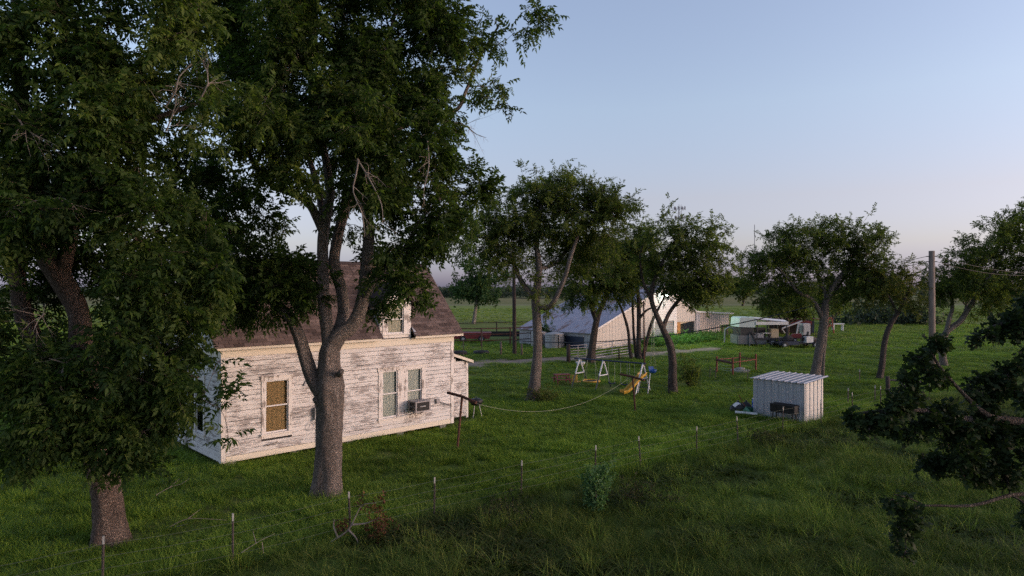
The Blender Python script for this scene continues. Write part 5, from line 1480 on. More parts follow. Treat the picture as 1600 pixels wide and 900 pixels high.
me = crown_mesh('dead_leaves', P, rg.normal(0, 1, P.shape) + np.array([0, 0, -.6]), np.clip(rg.normal(.45, .25, len(P)), 0, 1), 'small', .42, rg)
o = link_mesh('dead_leaves', me, M['leaf_dead'], fb); o['kind'] = 'stuff'
def stick(label, base, segs, r0=.008, seed=1):
    t = thing('fallen_stick', label, 'stick', on(base))
    rs = random.Random(seed)
    for pts in segs:
        c = MB(); pp_, rr2 = smooth_path([Vector(p) for p in pts], [r0 * (1 - .6 * i / (len(pts) - 1)) for i in range(len(pts))], .08); c.tube(pp_, rr2, 5, True, .15); c.build('limb', M['dead_wood'], t)
stick('pale forked stick lying in grass between the two pecans', gp(265, 780), [[(-.25, -.2, .18), (0, 0, .32), (.25, .12, .38), (.42, .2, .5)], [(.0, 0, .32), (.18, .15, .5)]])
stick('pale forked stick in the grass below the fence near the bottom edge', gp(400, 885), [[(-.25, -.1, .35), (0, 0, .5), (.3, .2, .62)], [(0, 0, .5), (-.1, .1, .7)], [(.1, .05, .5), (.15, .0, .3)]])
stick('grey brushwood lying near the left pecan trunk', gp(290, 832), [[(-.35, 0, .2), (0, .1, .34), (.5, .2, .30), (.8, .3, .24)], [(0, .1, .34), (.2, .3, .5)], [(-.2, 0, .2), (.1, -.1, .3)]], .007)

# ------------------------------------------------------------------ wire fence in front
fdir = Vector((DX, DY, 0))
ss = [-9.3, -6.83, -4.61, -2.13, 0, 2.65, 5.35, 7.31, 10.03, 12.35, 15.19, 18.0, 20.6, 23.2, 25.8, 28.5]
fence = thing('wire_fence', 'wire fence on thin steel T-posts with white tips crossing the foreground', 'fence', (FX, FY, 0), math.atan2(DY, DX))
hts = []
rf_ = random.Random(8)
for s in ss:
    q = Vector((FX, FY, 0)) + fdir * s
    g = float(gz(q.x, q.y)); h = 1.02 + rf_.uniform(-.05, .05); lx, ly = rf_.gauss(0, .03), rf_.gauss(0, .025)
    hts.append(g)
    c = MB()
    for (w, d) in ((.042, .008), (.008, .04)):
        c.bar((s, 0, g - .1), (s + lx, ly, g + h * .86), w, d, (0, 1, 0))
    for k in range(9): c.box((s + lx * (k + 2) / 12, ly * (k + 2) / 12 - .024, g + .18 + k * .075), (.02, .012, .02))
    po = c.build('t_post', M['tpost'], fence)
    c = MB(); c.bar((s + lx, ly, g + h * .86 + .001), (s + lx * 1.1, ly * 1.1, g + h), .036, .022, (0, 1, 0)); c.build('post_tip', M['tip'], po)
for k, z in enumerate((.90, .68, .47, .27)):
    pts = []
    for i, s in enumerate(ss):
        pts.append(Vector((s, -.012, hts[i] + z)))
        if i < len(ss) - 1:
            pts.append(Vector(((s + ss[i + 1]) / 2, -.012, (hts[i] + hts[i + 1]) / 2 + z - .015 - .01 * rf_.random())))
    c = MB(); c.tube(pts, .0032, 4, False); c.build('wire', M['wire'], fence)

# ------------------------------------------------------------------ clothesline
def cpost(label, base, h, lean, a0, a1, rz):
    t = thing('clothesline_post', label, 'post', on(base), rz, 'rusty clothesline posts')
    c = MB(); c.tube([(0, 0, -.1), (lean[0] * .5, lean[1] * .5, h / 2), (lean[0], lean[1], h)], .040, 8); c.build('upright', M['rust'], t)
    c = MB(); c.tube([Vector((lean[0], lean[1], h)) + Vector(a0), Vector((lean[0], lean[1], h + .012)), Vector((lean[0], lean[1], h)) + Vector(a1)], .050, 8); c.build('crossbar', M['rust'], t)
    return t
b1 = on(gp(714, 703)); cpost('rusty T-shaped clothesline post leaning beside the far farmhouse corner', b1, 1.80, (.17, .05), (-.52, .28, .10), (.50, -.45, -.12), 0)
b2 = on(gp(993, 645)); cpost('rusty T-shaped clothesline post in front of the yellow slide', b2, 1.60, (-.13, 0), (-.50, .35, .08), (.45, -.35, -.09), 0)
e1 = b1 + Vector((.17 + .44, .05 - .40, 1.80 - .14)); e2 = b2 + Vector((-.13 - .1, .07, 1.58))
lp = []
for k in range(25):
    u = k / 24; p = e1.lerp(e2, u); p.z -= 1.25 * 4 * u * (1 - u) * .62
    lp.append(p)
c = MB(); c.tube(lp, .006, 5, False)
tag(c.build('clothesline', M['line']), 'slack pale clothesline sagging between the two rusty posts', 'line')
gr = thing('kettle_grill', 'black kettle grill standing beyond the leaning clothesline post', 'grill', on(gp(744, 653)))
c = MB(); c.lathe((0, 0, .72), [(.05, -.17), (.20, -.13), (.28, -.02), (.29, .0)], 16); c.build('bowl', M['black'], gr, True)
c = MB(); c.lathe((0, 0, .725), [(.295, .0), (.28, .06), (.18, .12), (.03, .15)], 16); c.build('lid', M['black'], gr, True)
c = MB(); c.tube([(-.04, 0, .87), (-.04, 0, .92), (.04, 0, .92), (.04, 0, .87)], .01, 5); c.build('handle', M['mid_metal'], gr)
for a in (0, 2.1, 4.2):
    c = MB(); c.tube([(.12 * math.cos(a), .12 * math.sin(a), .60), (.27 * math.cos(a), .27 * math.sin(a), -.05)], .014, 5); c.build('leg', M['galv'], gr)

# ------------------------------------------------------------------ swing set
pL, pR = gp(903.5, 602.5), gp(1006, 614)
dv_ = (pR - pL); SLN = dv_.length; SA = math.atan2(dv_.y, dv_.x)
sw = thing('swing_set', 'white and navy metal swing set with yellow slide and hanging chains', 'swing set', on(pL), SA)
TZ = 1.50
c = MB(); c.tube([(-.25, 0, TZ), (SLN + .12, 0, TZ + .02)], .042, 8); c.build('top_bar', M['navy'], sw)
for k, x in enumerate((.10, SLN * .40, SLN - .05)):
    f_ = .52; sp_ = .80
    for s in (-1, 1):
        c = MB(); c.tube([(x, s * .02, TZ), (x, s * sp_ * f_, TZ * (1 - f_))], .040, 7); lg = c.build('leg', M['white_tube'], sw)
        c = MB(); c.tube([(x, s * sp_ * f_, TZ * (1 - f_)), (x, s * sp_, -.06)], .036, 7); c.build('lower_leg', M['white_tube'] if k == 2 else M['grey_tube'], lg)
    c = MB(); c.tube([(x, -sp_ * f_, TZ * .48), (x, sp_ * f_, TZ * .48)], .034, 6); c.build('brace', M['white_tube'], sw)
# saucer swing
sc_x = SLN * .21
c = MB(); c.tube([(sc_x + .46 * math.cos(a), .46 * math.sin(a), .34) for a in np.linspace(0, 6.283, 25)], .045, 6, False); ss_ = c.build('saucer_swing', M['yellow'], sw)
c = MB(); c.lathe((sc_x, 0, .31), [(.44, .0), (.44, .02)], 18); c.build('saucer_seat', M['black'], ss_)
for (dx, dy) in ((-.42, .15), (.42, .15), (-.42, -.15), (.42, -.15)):
    c = MB(); c.tube([(sc_x + dx * .55, 0, TZ), (sc_x + dx, dy, .36)], .010, 4); c.build('rope', M['rope_green'], ss_)
c = MB(); c.box((-.02, -.35, .42), (.34, .05, .40)); c.box((-.02, -.15, .24), (.32, .36, .05)); c.build('glider_seat', M['yellow'], sw)
for k, (x, hw) in enumerate(((.525, .20), (.71, .20), (.83, .15))):
    bs_x = SLN * x
    for s in (-1, 1):
        c = MB(); c.tube([(bs_x + s * hw, 0, TZ), (bs_x + s * hw * .95, .02, .36)], .013, 4); c.build('chain', M['rope_green'], sw)
    c = MB(); c.tube([(bs_x - hw, .02, .37), (bs_x - hw * .5, .02, .31), (bs_x + hw * .5, .02, .31), (bs_x + hw, .02, .37)], .035, 6); c.build('swing_seat', M['navy'], sw)
# slide off the end frame, towards the camera
prof = [(-.16, 0, 1.00), (-.06, -.02, .99), (0, -.25, .86), (0, -.75, .50), (0, -1.15, .22), (0, -1.45, .10), (0, -1.65, .10)]
x0_ = SLN - .02
pathS = [(0, -.02, .98), (-.05, -.22, .87), (-.17, -.45, .62), (-.31, -.70, .36), (-.43, -.91, .16), (-.52, -1.03, .10), (-.60, -1.16, .10)]
pts_, _ = smooth_path([Vector(p) for p in pathS], [1] * 7, .1)
vs, fs = [], []
for i, p in enumerate(pts_):
    d = (pts_[min(i + 1, len(pts_) - 1)] - pts_[max(i - 1, 0)]); d.z = 0; d.normalize()
    n = Vector((-d.y, d.x, 0))
    for (o_, z_) in ((-.25, .12), (-.21, .12), (-.19, 0), (.19, 0), (.21, .12), (.25, .12), (.25, .08), (.22, -.03), (-.22, -.03), (-.25, .08)):
        q = p + n * o_; vs.append((q.x + x0_, q.y, q.z + z_))
for i in range(len(pts_) - 1):
    for k in range(10): fs.append((i * 10 + k, i * 10 + (k + 1) % 10, (i + 1) * 10 + (k + 1) % 10, (i + 1) * 10 + k))
c = MB(); c.add(vs, fs); c.build('slide', M['yellow'], sw, False)
for (x, y) in ((-.26, .02), (.24, .02)):
    c = MB(); c.tube([(x0_ + x, y + .25, 1.0), (x0_ + x * 1.15, y - .08, -.05)], .028, 6); c.build('slide_leg', M['white_tube'], sw)
for z in (.25, .48, .71):
    c = MB(); c.bb(x0_ - .26, x0_ + .25, .02 + z * .2 - .04, .07 + z * .2 - .04, z, z + .03); c.build('slide_step', M['grey_tube'], sw)

bsw = thing('hanging_swing', 'blue bucket swing hanging from the leaning elm branch', 'swing', (sp(1020, 583, 38).x, 38, sp(1020, 583, 38).z), .3); bsw.scale = (.7, .7, .62)
c = MB(); c.lathe((0, 0, 0), [(.12, .0), (.27, .08), (.30, .22), (.29, .34), (.25, .34), (.24, .16), (.08, .07)], 14, 'Z', False); c.build('bucket_seat', M['blue_plastic'], bsw, True)
c = MB(); c.box((-.0, .27, .36), (.44, .06, .42), rx=-.3); c.build('seat_back', M['blue_plastic'], bsw)
for (x, y) in ((-.26, -.1), (.26, -.1), (-.26, .2), (.26, .2)):
    c = MB(); c.tube([(x, y, .30), (x * .4, y * .4, 2.0), (x * .25, 0, 6.2)], .010, 4); c.build('rope', M['rope_green'], bsw)
pt = thing('picnic_table', 'small red picnic table left of the swing set', 'table', on(gp(878, 600)), .25)
for k in range(4):
    c = MB(); c.bb(-.45, .45, -.24 + k * .122, -.13 + k * .122, .50, .535); c.build('top_plank', M['red_wood'], pt)
for s in (-1, 1):
    c = MB(); c.bb(-.45, .45, s * .48 - .10, s * .48 + .10, .27, .30); c.build('bench', M['red_wood'], pt)
    for t_ in (-1, 1):
        c = MB(); c.bar((s * .36, t_ * .16, .50), (s * .36, t_ * .42, -.04), .05, .09); c.build('leg', M['red_wood'], pt)
    c = MB(); c.bb(s * .36 + .028, s * .36 + .06, -.55, .55, .22, .268); c.build('cross_beam', M['red_wood'], pt)
tub = tag(None or MB().lathe((0, 0, 0), [(.22, 0), (.30, .30), (.34, .31), (.34, .28), (.24, .06), (.05, .05)], 14).build('wash_tub', M['rim'], None, True), 'pale tub in grass behind the left end of the swing set', 'tub'); tub.location = on(gp(907, 572))

# ------------------------------------------------------------------ metal shed
sA = Vector((11.83, 27.5, 0)); su = Vector((-.655, .755, 0)); sv = Vector((.755, .655, 0))
shd = thing('metal_shed', 'small ribbed sheet-metal shed with sloping white roof', 'shed', sA, math.atan2(sv.y, sv.x))
# local x along the pale face, local y along the grey face (to the back left)
SW, SD, ZF0, ZF1 = 1.72, 2.22, 1.56, 1.66
npan = 7
for k in range(npan):
    a, b = -SD + k * SD / npan, -SD + (k + 1) * SD / npan
    sheet(a, b, -.05, ZF0, ZF0, M['shed_shaded'], shd, y=0, rz=-math.pi / 2, ribs=1, depth=.05)
    sheet(a, b, -.05, ZF1, ZF1, M['shed_shaded'], shd, y=0, rz=-math.pi / 2, ribs=1, depth=-.03, loc=(SW, 0, 0))
for k in range(5):
    a, b = k * SW / 5, (k + 1) * SW / 5
    za, zb = ZF0 + (ZF1 - ZF0) * k / 5, ZF0 + (ZF1 - ZF0) * (k + 1) / 5
    sheet(a, b, -.05, za, zb, M['shed_lit'], shd, y=0, ribs=1, depth=.03)
    sheet(a, b, -.05, za, zb, M['shed_lit'], shd, y=SD, ribs=1, depth=-.03)
c = MB(); c.bb(-.012, .035, -.035, .03, -.05, ZF0); c.build('corner_trim', M['galv'], shd)
for k in range(9):
    a = -.12 + k * (SD + .24) / 9; b = a + (SD + .24) / 9
    vs, fs = [], []
    prof = [(a, 0), (a + .06, .0), (a + .085, .030), (a + .115, .030), (a + .14, 0), (b + .012, 0)]
    for (y, d) in prof:
        for x in (-.10, SW + .34): 
            vs.append((x, y, ZF0 + .02 + (ZF1 - ZF0) * x / SW + d + .002 * (k % 2)))
    fs = [(2 * i, 2 * i + 1, 2 * i + 3, 2 * i + 2) for i in range(5)]
    c = MB(); c.add(vs, fs); c.build('roof_sheet', M['galv'], shd)
def sloc(x, y, z=0): return sA + sv * x + su * y + Vector((0, 0, z))
tg = thing('charred_trough', 'charred old trough leaning against the grey face of the metal shed', 'trough', sloc(-.42, .62, .0), math.atan2(su.y, su.x))
c = MB(); c.prism([(-.55, -.22, .70), (-.50, -.14, .36), (-.50, .14, .36), (-.55, .22, .70), (-.50, .18, .72), (-.46, .11, .42), (-.46, -.11, .42), (-.50, -.18, .72)], (1.02, 0, 0)); c.box((-.49, 0, .53), (.03, .32, .32)); c.box((.50, 0, .53), (.03, .32, .32)); c.build('bowl', M['charred'], tg)
for (x, y) in ((-.42, -.12), (.40, -.12), (-.42, .12), (.40, .12)):
    c = MB(); c.bar((x, y, .42), (x * 1.08, y * 1.5, -.05), .04, .04); c.build('leg', M['charred'], tg)
def lump(name, label, cat, loc, size, m, seed, parts=None):
    """a sagging full bag: lathe with uneven rings"""
    r = random.Random(seed); vs, fs = [], []; n = 14
    prof = [(.55, 0), (.95, .12), (1.0, .35), (.9, .6), (.62, .82), (.28, .95), (.10, 1.0), (.16, 1.1)]
    for i, (q, h) in enumerate(prof):
        for k in range(n):
            a = 6.283 * k / n; w = q * (1 + .14 * math.sin(3 * a + seed) + r.uniform(-.07, .07))
            vs.append((size[0] * w * math.cos(a), size[1] * w * math.sin(a), size[2] * h))
    for i in range(len(prof) - 1):
        for k in range(n): fs.append((i * n + k, i * n + (k + 1) % n, (i + 1) * n + (k + 1) % n, (i + 1) * n + k))
    fs.append(tuple(range(n - 1, -1, -1))); fs.append(tuple((len(prof) - 1) * n + k for k in range(n)))
    c = MB(); c.add(vs, fs); o = c.build(name, m, None, True); o.location = loc
    return tag(o, label, cat)
lump('black_bag', 'bulging black rubbish bag at the outer end of the heap beside the shed', 'bag', on(gp(1153, 645)), (.36, .32, .52), M['black'], 3)
lump('black_bag', 'black rubbish bag slumped between the outer bag and the shed wall', 'bag', on(gp(1166, 643)), (.28, .28, .50), M['black'], 5)
c = MB()
for i in range(6):
    c.box((-.14 + .05 * i, 0, .52 + .055 * math.sin(i * .55)), (.06, .17, .012), ry=-.5 + .18 * i)
o = tag(c.build('white_sheet', M['white']), 'crumpled white sheet lying over the outer black rubbish bag', 'sheet'); o.location = on(gp(1151.5, 646.5)); o.rotation_euler = (.4, -.3, .3)
gpz = thing('green_crate', 'tipped green plastic crate leaning in the heap beside the shed', 'crate', on(gp(1169, 648), .03), .5); gpz.rotation_euler = (.6, .25, .5)
c = MB(); c.bb(-.24, .24, -.17, .17, 0, .02); c.build('crate_base', M['green_plastic'], gpz)
for (x0, x1, y0, y1) in ((-.24, .24, -.17, -.155), (-.24, .24, .155, .17), (-.24, -.225, -.154, .154), (.225, .24, -.154, .154)):
    c = MB(); c.bb(x0, x1, y0, y1, .021, .28); c.build('crate_side', M['green_plastic'], gpz)
c = MB(); c.bb(-.45, .45, -.08, .08, -.012, .012); wb = tag(c.build('white_board', M['white']), 'long white board lying at the front of the heap by the shed', 'board'); wb.location = on(gp(1166, 651), .17); wb.rotation_euler = (.35, .05, -.25)
bl_ = thing('blue_drum', 'blue drum standing half behind the near left corner of the shed', 'drum', on(gp(1181, 640))); bl_.scale = (.85, .85, .62)
c = MB(); c.lathe((0, 0, 0), [(.20, 0), (.21, .03), (.20, .25), (.215, .27), (.20, .29), (.20, .55), (.215, .57), (.20, .60), (.18, .82), (.17, .84)], 16); c.build('drum_body', M['blue_plastic'], bl_, True)
c = MB(); c.lathe((0, 0, .84), [(.18, .0), (.18, .03), (.05, .04)], 16); c.build('drum_lid', M['rim'], bl_)
c = MB(); c.tube([(0, 0, 0), (.25, .1, .95)], .016, 5); rp = tag(c.build('red_tool', M['rust_red']), 'thin red tool shaft leaning among the heap beside the shed', 'tool'); rp.location = on(gp(1172, 647)); rp.rotation_euler = (0, -.75, 0)

# ------------------------------------------------------------------ red pipe pen round the well
wl_ = thing('pipe_pen', 'open red pipe enclosure round a concrete well slab', 'pen', on(gp(1150, 580)))
P4 = [gp(1120, 580), gp(1145, 585.5), gp(1156, 576), gp(1181, 579.5)]; HH = [1.0, 1.08, 1.12, 1.14]
wb0 = wl_.location
for p, h in zip(P4, HH):
    q = p - wb0
    c = MB(); c.tube([(q.x, q.y, -.05), (q.x, q.y, h)], .060, 8); c.build('post', M['rust_red'], wl_)
def rail(i, j, z, r, m):
    a, b = P4[i] - wb0, P4[j] - wb0
    c = MB(); c.tube([(a.x, a.y, z), (b.x, b.y, z - .02)], r, 6); c.build('rail', m, wl_)
rail(0, 1, .78, .085, M['rust']); rail(0, 2, .80, .028, M['rust_red']); rail(2, 3, .80, .028, M['rust_red']); rail(1, 3, .80, .028, M['rust_red'])
a, b = P4[0] - wb0, P4[1] - wb0
for z in (.62, .45, .32):
    pts_ = [a.lerp(b, u) + Vector((0, 0, z - .16 * 4 * u * (1 - u))) for u in np.linspace(0, 1, 9)]
    c = MB(); c.tube(pts_, .012, 4, False); c.build('chain', M['rope_green'], wl_)
q = gp(1157, 580) - wb0
c = MB(); c.lathe((q.x, q.y, 0), [(.62, -.05), (.62, .12), (.58, .14)], 16); c.build('well_slab', M['concrete'], wl_)
c = MB(); c.lathe((q.x, q.y, .141), [(.30, 0), (.28, .10), (.1, .14)], 14); c.build('well_cap', M['concrete'], wl_)

# ------------------------------------------------------------------ poles and cables
pD = gd(553)
up1 = thing('utility_pole', 'dark slender pole rising behind the pale elm, left of the barn', 'pole', gp(804, 553))
c = MB(); c.tube([(0, 0, -.2), (-.03, 0, 4), (-.08, 0, 8.2)], [.17, .15, .12], 10); c.build('shaft', M['pole_dark'], up1)
c = MB(); c.tube([(-.08, -.25, 7.6), (-.08, .25, 7.6)], .04, 6); c.build('insulator_arm', M['mid_metal'], up1)
p2 = gp(1455, 597); 
up2 = thing('utility_pole', 'thick grey wooden utility pole at right with thin wires', 'pole', p2)
c = MB(); zt2 = HC + 56 / FPX * p2.y
c.tube([(.05, 0, -.2), (.05, 0, 3), (.03, 0, zt2)], [.185, .175, .155], 14, True, .03); c.build('shaft', M['pole_wood'], up2, True)
for z in (zt2 - .32, zt2 - .62):
    c = MB(); c.tube([(-.28, 0, z), (.34, 0, z)], .028, 6); c.build('bolt_arm', M['black'], up2)
tp = thing('thin_pipe_pole', 'thin rusty pipe pole standing behind the swing set', 'pole', on(gp(1007, 588)))
c = MB(); c.tube([(0, 0, -.1), (-.02, 0, 2), (-.05, 0, 4.6)], .045, 7); c.build('shaft', M['rust'], tp)
def wire(label, a, b, sag, r, m='cable', name='overhead_cable'):
    pts_ = []
    for k in range(21):
        u = k / 20; p = Vector(a).lerp(Vector(b), u); p.z -= sag * 4 * u * (1 - u); pts_.append(p)
    c = MB(); c.tube(pts_, r, 5, False)
    return tag(c.build(name, M[m]), label, 'cable')
wire('low black cable slung from the dark pole across the swing yard to the round elm', sp(804, 532, pD - .2), sp(1285, 474, Dg), .95, .035)
wire('black cable running from the dark pole across the barn roof', sp(803, 466, pD), bpnt(9.5, .3, btop(9.5) + .15), .25, .030)
zz = zt2 - .32
wire('upper thin wire leaving the grey utility pole to the left', p2 + Vector((-.25, 0, zz)), p2 + Vector((-9, 6, zz - 1.3)), .3, .014)
wire('lower thin wire leaving the grey utility pole to the left', p2 + Vector((-.25, 0, zz - .3)), p2 + Vector((-9, 6, zz - 1.9)), .3, .014)
wire('upper thin wire leaving the grey utility pole to the right', p2 + Vector((.32, 0, zz)), p2 + Vector((12, 4, zz - .9)), .4, .014)
wire('lower thin wire leaving the grey utility pole to the right', p2 + Vector((.32, 0, zz - .3)), p2 + Vector((12, 4, zz - .6)), .6, .014)

# ------------------------------------------------------------------ gates and wooden posts by the track
def wpost(label, px, py, h, r, m='post_wood'):
    c = MB(); c.tube([(0, 0, -.15), (.01, .0, h * .5), (.0, .01, h)], [r, r * .97, r * .93], 9, True, .08)
    o = c.build('fence_post', M[m], None, True); o.location = on(gp(px, py))
    return tag(o, label, 'post', 'wooden posts along the dirt track')
wpost('stout dark wooden gate post at the left end of the tube gates', 888, 567, 1.38, .15, 'pole_dark')
wpost('wooden gate post just right of the dark elm trunk', 928, 565, 1.22, .10, 'pole_dark')
wpost('weathered wooden post just right of the dark utility pole', 815, 556, .95, .085)
wpost('weathered wooden post left of the dark utility pole', 782.5, 555, 1.15, .09)
wpost('thin stake between tube gates and the barn', 967, 562, .85, .05, 'pole_dark')
wpost('lone wooden post right of the leaning young elm', 1387, 619, 1.0, .105, 'pole_dark')
def tgate(label, a, b, z0, z1, n, m='galv_old'):
    a, b = on(a), on(b); d = b - a; L = d.length
    t = thing('tube_gate', label, 'gate', a, math.atan2(d.y, d.x), 'tube gates by the track')
    for k in range(n):
        z = z0 + (z1 - z0) * k / (n - 1)
        c = MB(); c.tube([(0, 0, z), (L, 0, z)], .026, 6); c.build('rail', M[m], t)
    for x in (0.0, L / 2, L):
        c = MB(); c.tube([(x, .03, z0 - .02), (x, .03, z1 + .02)], .026, 6); c.build('upright', M[m], t)
tgate('galvanised tube gate between the stout dark post and the elm', gp(890, 566), gp(917, 563.5), .25, 1.22, 6)
tgate('galvanised tube gate right of the dark elm trunk', gp(930, 564.5), gp(982, 556), .25, 1.30, 6)
# right-hand pasture posts
for px, py, lab in ((1325, 632, 'white-tipped steel post right of the shed, partly behind oak leaves'), (1367, 628, 'white-tipped steel post left of the lone wooden post'), (1343, 597, 'white-tipped steel post alone in the grass behind the shed'), (1409, 618, 'white-tipped steel post just right of the lone wooden post')):
    t = thing('steel_post', lab, 'post', on(gp(px, py)), 0, 'steel posts in the right pasture')
    c = MB(); c.bar((0, 0, -.1), (.01, 0, .62), .045, .03, (0, 1, 0)); c.build('shaft', M['tpost'], t)
    c = MB(); c.bar((.01, 0, .621), (.012, 0, .76), .05, .034, (0, 1, 0)); c.build('post_tip', M['tip'], t)
for px, py, lab in ((1109, 590, 'short steel stake left of the red pipe pen'), (1118, 592, 'taller steel stake near the red pipe pen'), (1168, 596, 'thin stake between the red pen and the shed')):
    c = MB(); c.tube([(0, 0, -.1), (.02, 0, .75)], .022, 6); o = tag(c.build('stake', M['tpost']), lab, 'stake'); o.location = on(gp(px, py))
lr = gp(1390, 610); 
c = MB(); c.tube([lr + Vector((0, 0, .55)), gp(1440, 612) + Vector((0, 0, .52))], .05, 7); tag(c.build('fence_rail', M['post_wood']), 'wooden rail running right from the lone wooden post', 'rail')

# ------------------------------------------------------------------ corral at left with red trough
def corral(label, pts, z, nrail, r, m):
    t = thing('pipe_corral', label, 'corral', on(pts[0]), 0)
    o0 = t.location
    for i in range(len(pts)):
        q = on(pts[i]) - o0
        c = MB(); c.tube([(q.x, q.y, -.1), (q.x, q.y, z + .08)], r * 1.5, 7); c.build('post', M[m], t)
        if i < len(pts) - 1:
            w = on(pts[i + 1]) - o0
            for k in range(nrail):
                zz_ = z * (k + 1) / nrail
                c = MB(); c.tube([(q.x, q.y, zz_), (w.x, w.y, zz_)], r, 6); c.build('rail', M[m], t)
corral('brown pipe corral rails behind the far end of the farmhouse', [gp(690, 541), gp(752, 541.5), gp(797, 540), gp(830, 538)], 1.65, 3, .045, 'rust')
corral('far pipe rail fence at the back of the corral', [gp(700, 523), gp(776, 521), gp(840, 519), gp(880, 517)], 1.3, 2, .05, 'pole_dark')
for px, py, lab, h in ((724, 560, 'thin steel stake behind the lean-to roof', 1.5), (753, 553, 'steel stake between the two old tyres', 2.2)):
    c = MB(); c.tube([(0, 0, -.1), (0, 0, h)], .028, 6); o = tag(c.build('stake', M['tpost']), lab, 'stake'); o.location = on(gp(px, py))
hb = thing('red_trailer', 'long dull red hay trailer parked by the corral behind the farmhouse', 'trailer', on(gp(738, 534)), .05)
c = MB(); c.prism([(-1.9, -.8, .35), (1.7, -.8, .35), (1.9, -.8, .95), (-1.9, -.8, .95)], (0, 1.6, 0)); c.build('bed', M['red_metal'], hb)
c = MB(); c.tube([(-1.9, 0, .45), (-2.8, 0, .40)], .05, 6); c.build('hitch', M['dark_metal'], hb)
def wheel(parent, loc, r, w, rz=0.0, rim='rim'):
    c = MB(); c.lathe((0, 0, 0), [(r * .62, -w / 2), (r * .95, -w / 2), (r, -w * .3), (r, w * .3), (r * .95, w / 2), (r * .62, w / 2), (r * .60, w * .2), (r * .60, -w * .2), (r * .62, -w / 2)], 18, 'Y', False)
    o = c.build('wheel', M['tyre'], parent, True); o.location = loc; o.rotation_euler[2] = rz
    c = MB(); c.lathe((0, 0, 0), [(.02, -w * .32), (r * .25, -w * .30), (r * .61, -w * .22), (r * .61, w * .22), (r * .25, w * .3), (.02, w * .32)], 16, 'Y'); c.build('rim', M[rim], o, True)
for x in (-.9, .9): 
    for y in (-.86, .86): wheel(hb, (x, y, .33), .33, .2)
c = MB(); c.bb(-5, 7, -.06, .06, .25, .8); tb_ = tag(c.build('dark_trough', M['charred']), 'long dark feed bunk inside the corral beside the red trailer', 'feed bunk'); tb_.location = on(gp(775, 529)); tb_.rotation_euler[2] = .05
for px, py, lab, r in ((716, 554, 'old black tyre lying in grass behind the lean-to', .75), (752, 553, 'old black tyre lying in grass by the steel stake', .68)):
    c = MB(); c.lathe((0, 0, 0), [(r * .55, .02), (r * .9, -.02), (r, .12), (r * .92, .30), (r * .55, .30), (r * .50, .16), (r * .55, .02)], 18, 'Z', False); o = tag(c.build('old_tyre', M['tyre'], None, True), lab, 'tyre', 'old tyres in the grass'); o.location = on(gp(px, py))

# tanks along the barn eave wall
for s, y, r, h, lab in ((-1.1, 3.4, .85, 1.30, 'rusty galvanised water tank nearest the dark blue panel'), (-1.0, 5.4, .72, 1.35, 'grey water tank beside the bush on the barn wall')):
    t = thing('water_tank', lab, 'tank', bpnt(s, y, 0), 0, 'water tanks by the barn')
    c = MB(); pr = []
    for k in range(7): pr += [(r, h * k / 7), (r * 1.02, h * (k + .35) / 7)]
    pr.append((r, h)); c.lathe((0, 0, 0), pr, 20); c.build('tank_body', M['tank'], t)
    c = MB(); c.lathe((0, 0, h + .001), [(r * .98, 0), (r * .15, .14), (.04, .15)], 20); c.build('tank_lid', M['tank'], t)
    c = MB(); c.tube([(r * 1.02 * math.cos(-1.2), r * 1.02 * math.sin(-1.2), .0), (r * 1.02 * math.cos(-1.2), r * 1.02 * math.sin(-1.2), h * .95)], .04, 6); c.build('pipe', M['pole_dark'], t)

# ------------------------------------------------------------------ trailers
tD = gd(541)
tA, tB = gp(1154, 541.5), gp(1222, 541.5)
ta = (tB - tA); TL = 4.75
tr = thing('stock_trailer', 'gooseneck flatbed trailer with pale canopy parked beyond the red pipe pen', 'trailer', on(tA), math.radians(3))
c = MB(); c.bb(0, 1.7, 0, 2.0, .25, 1.05); c.build('nose_box', M['mid_metal'], tr)
c = MB(); c.bb(1.55, TL, 0, 2.0, .62, .78); c.build('bed', M['dark_metal'], tr)
c = MB(); c.bb(1.701, TL - 2.1, .05, .12, .22, .61); c.build('side_skirt', M['mid_metal'], tr)
roofpts = [(.10, 2.62), (.25, 2.72), (1.4, 2.70), (1.75, 2.60), (1.75, 2.48), (1.5, 1.78), (.02, 1.82)]
c = MB(); c.prism([(x, -.06, z) for x, z in roofpts], (0, 2.12, 0)); c.build('canopy_nose', M['pale_roof'], tr)
vs, fs = [], []
nn = 10
for i in range(nn + 1):
    y = -.08 + 2.16 * i / nn; zz_ = .16 * math.sin(math.pi * i / nn)
    for (x, z) in ((1.6, 2.56), (TL - .1, 2.28), (TL - .1, 2.20), (1.6, 2.48)): vs.append((x, y, z + zz_))
for i in range(nn):
    for k in range(4): fs.append((i * 4 + k, i * 4 + (k + 1) % 4, (i + 1) * 4 + (k + 1) % 4, (i + 1) * 4 + k))
c = MB(); c.add(vs, fs); c.build('canopy', M['white'], tr)
c = MB(); c.bb(1.6, TL - .1, -.10, -.081, 2.02 - .0, 2.30); c.build('canopy_skirt', M['white'], tr)
for (x, y) in ((1.75, .03), (TL - .2, .03), (TL - .2, 1.95), (1.75, 1.95), (2.6, 1.95), (3.6, 1.95)):
    c = MB(); c.tube([(x, y, .78), (x, y, 2.35)], .045, 6); c.build('canopy_post', M['dark_metal'], tr)
c = MB(); c.bb(.2, 1.4, .02, 1.9, 1.051, 1.75); c.build('tack_box', M['dark_metal'], tr)
for (x0_, x1_, z) in ((2.0, TL - .2, 1.15), (2.0, TL - .2, 1.5)):
    c = MB(); c.tube([(x0_, 1.96, z), (x1_, 1.96, z)], .022, 5); c.build('side_rail', M['dark_metal'], tr)
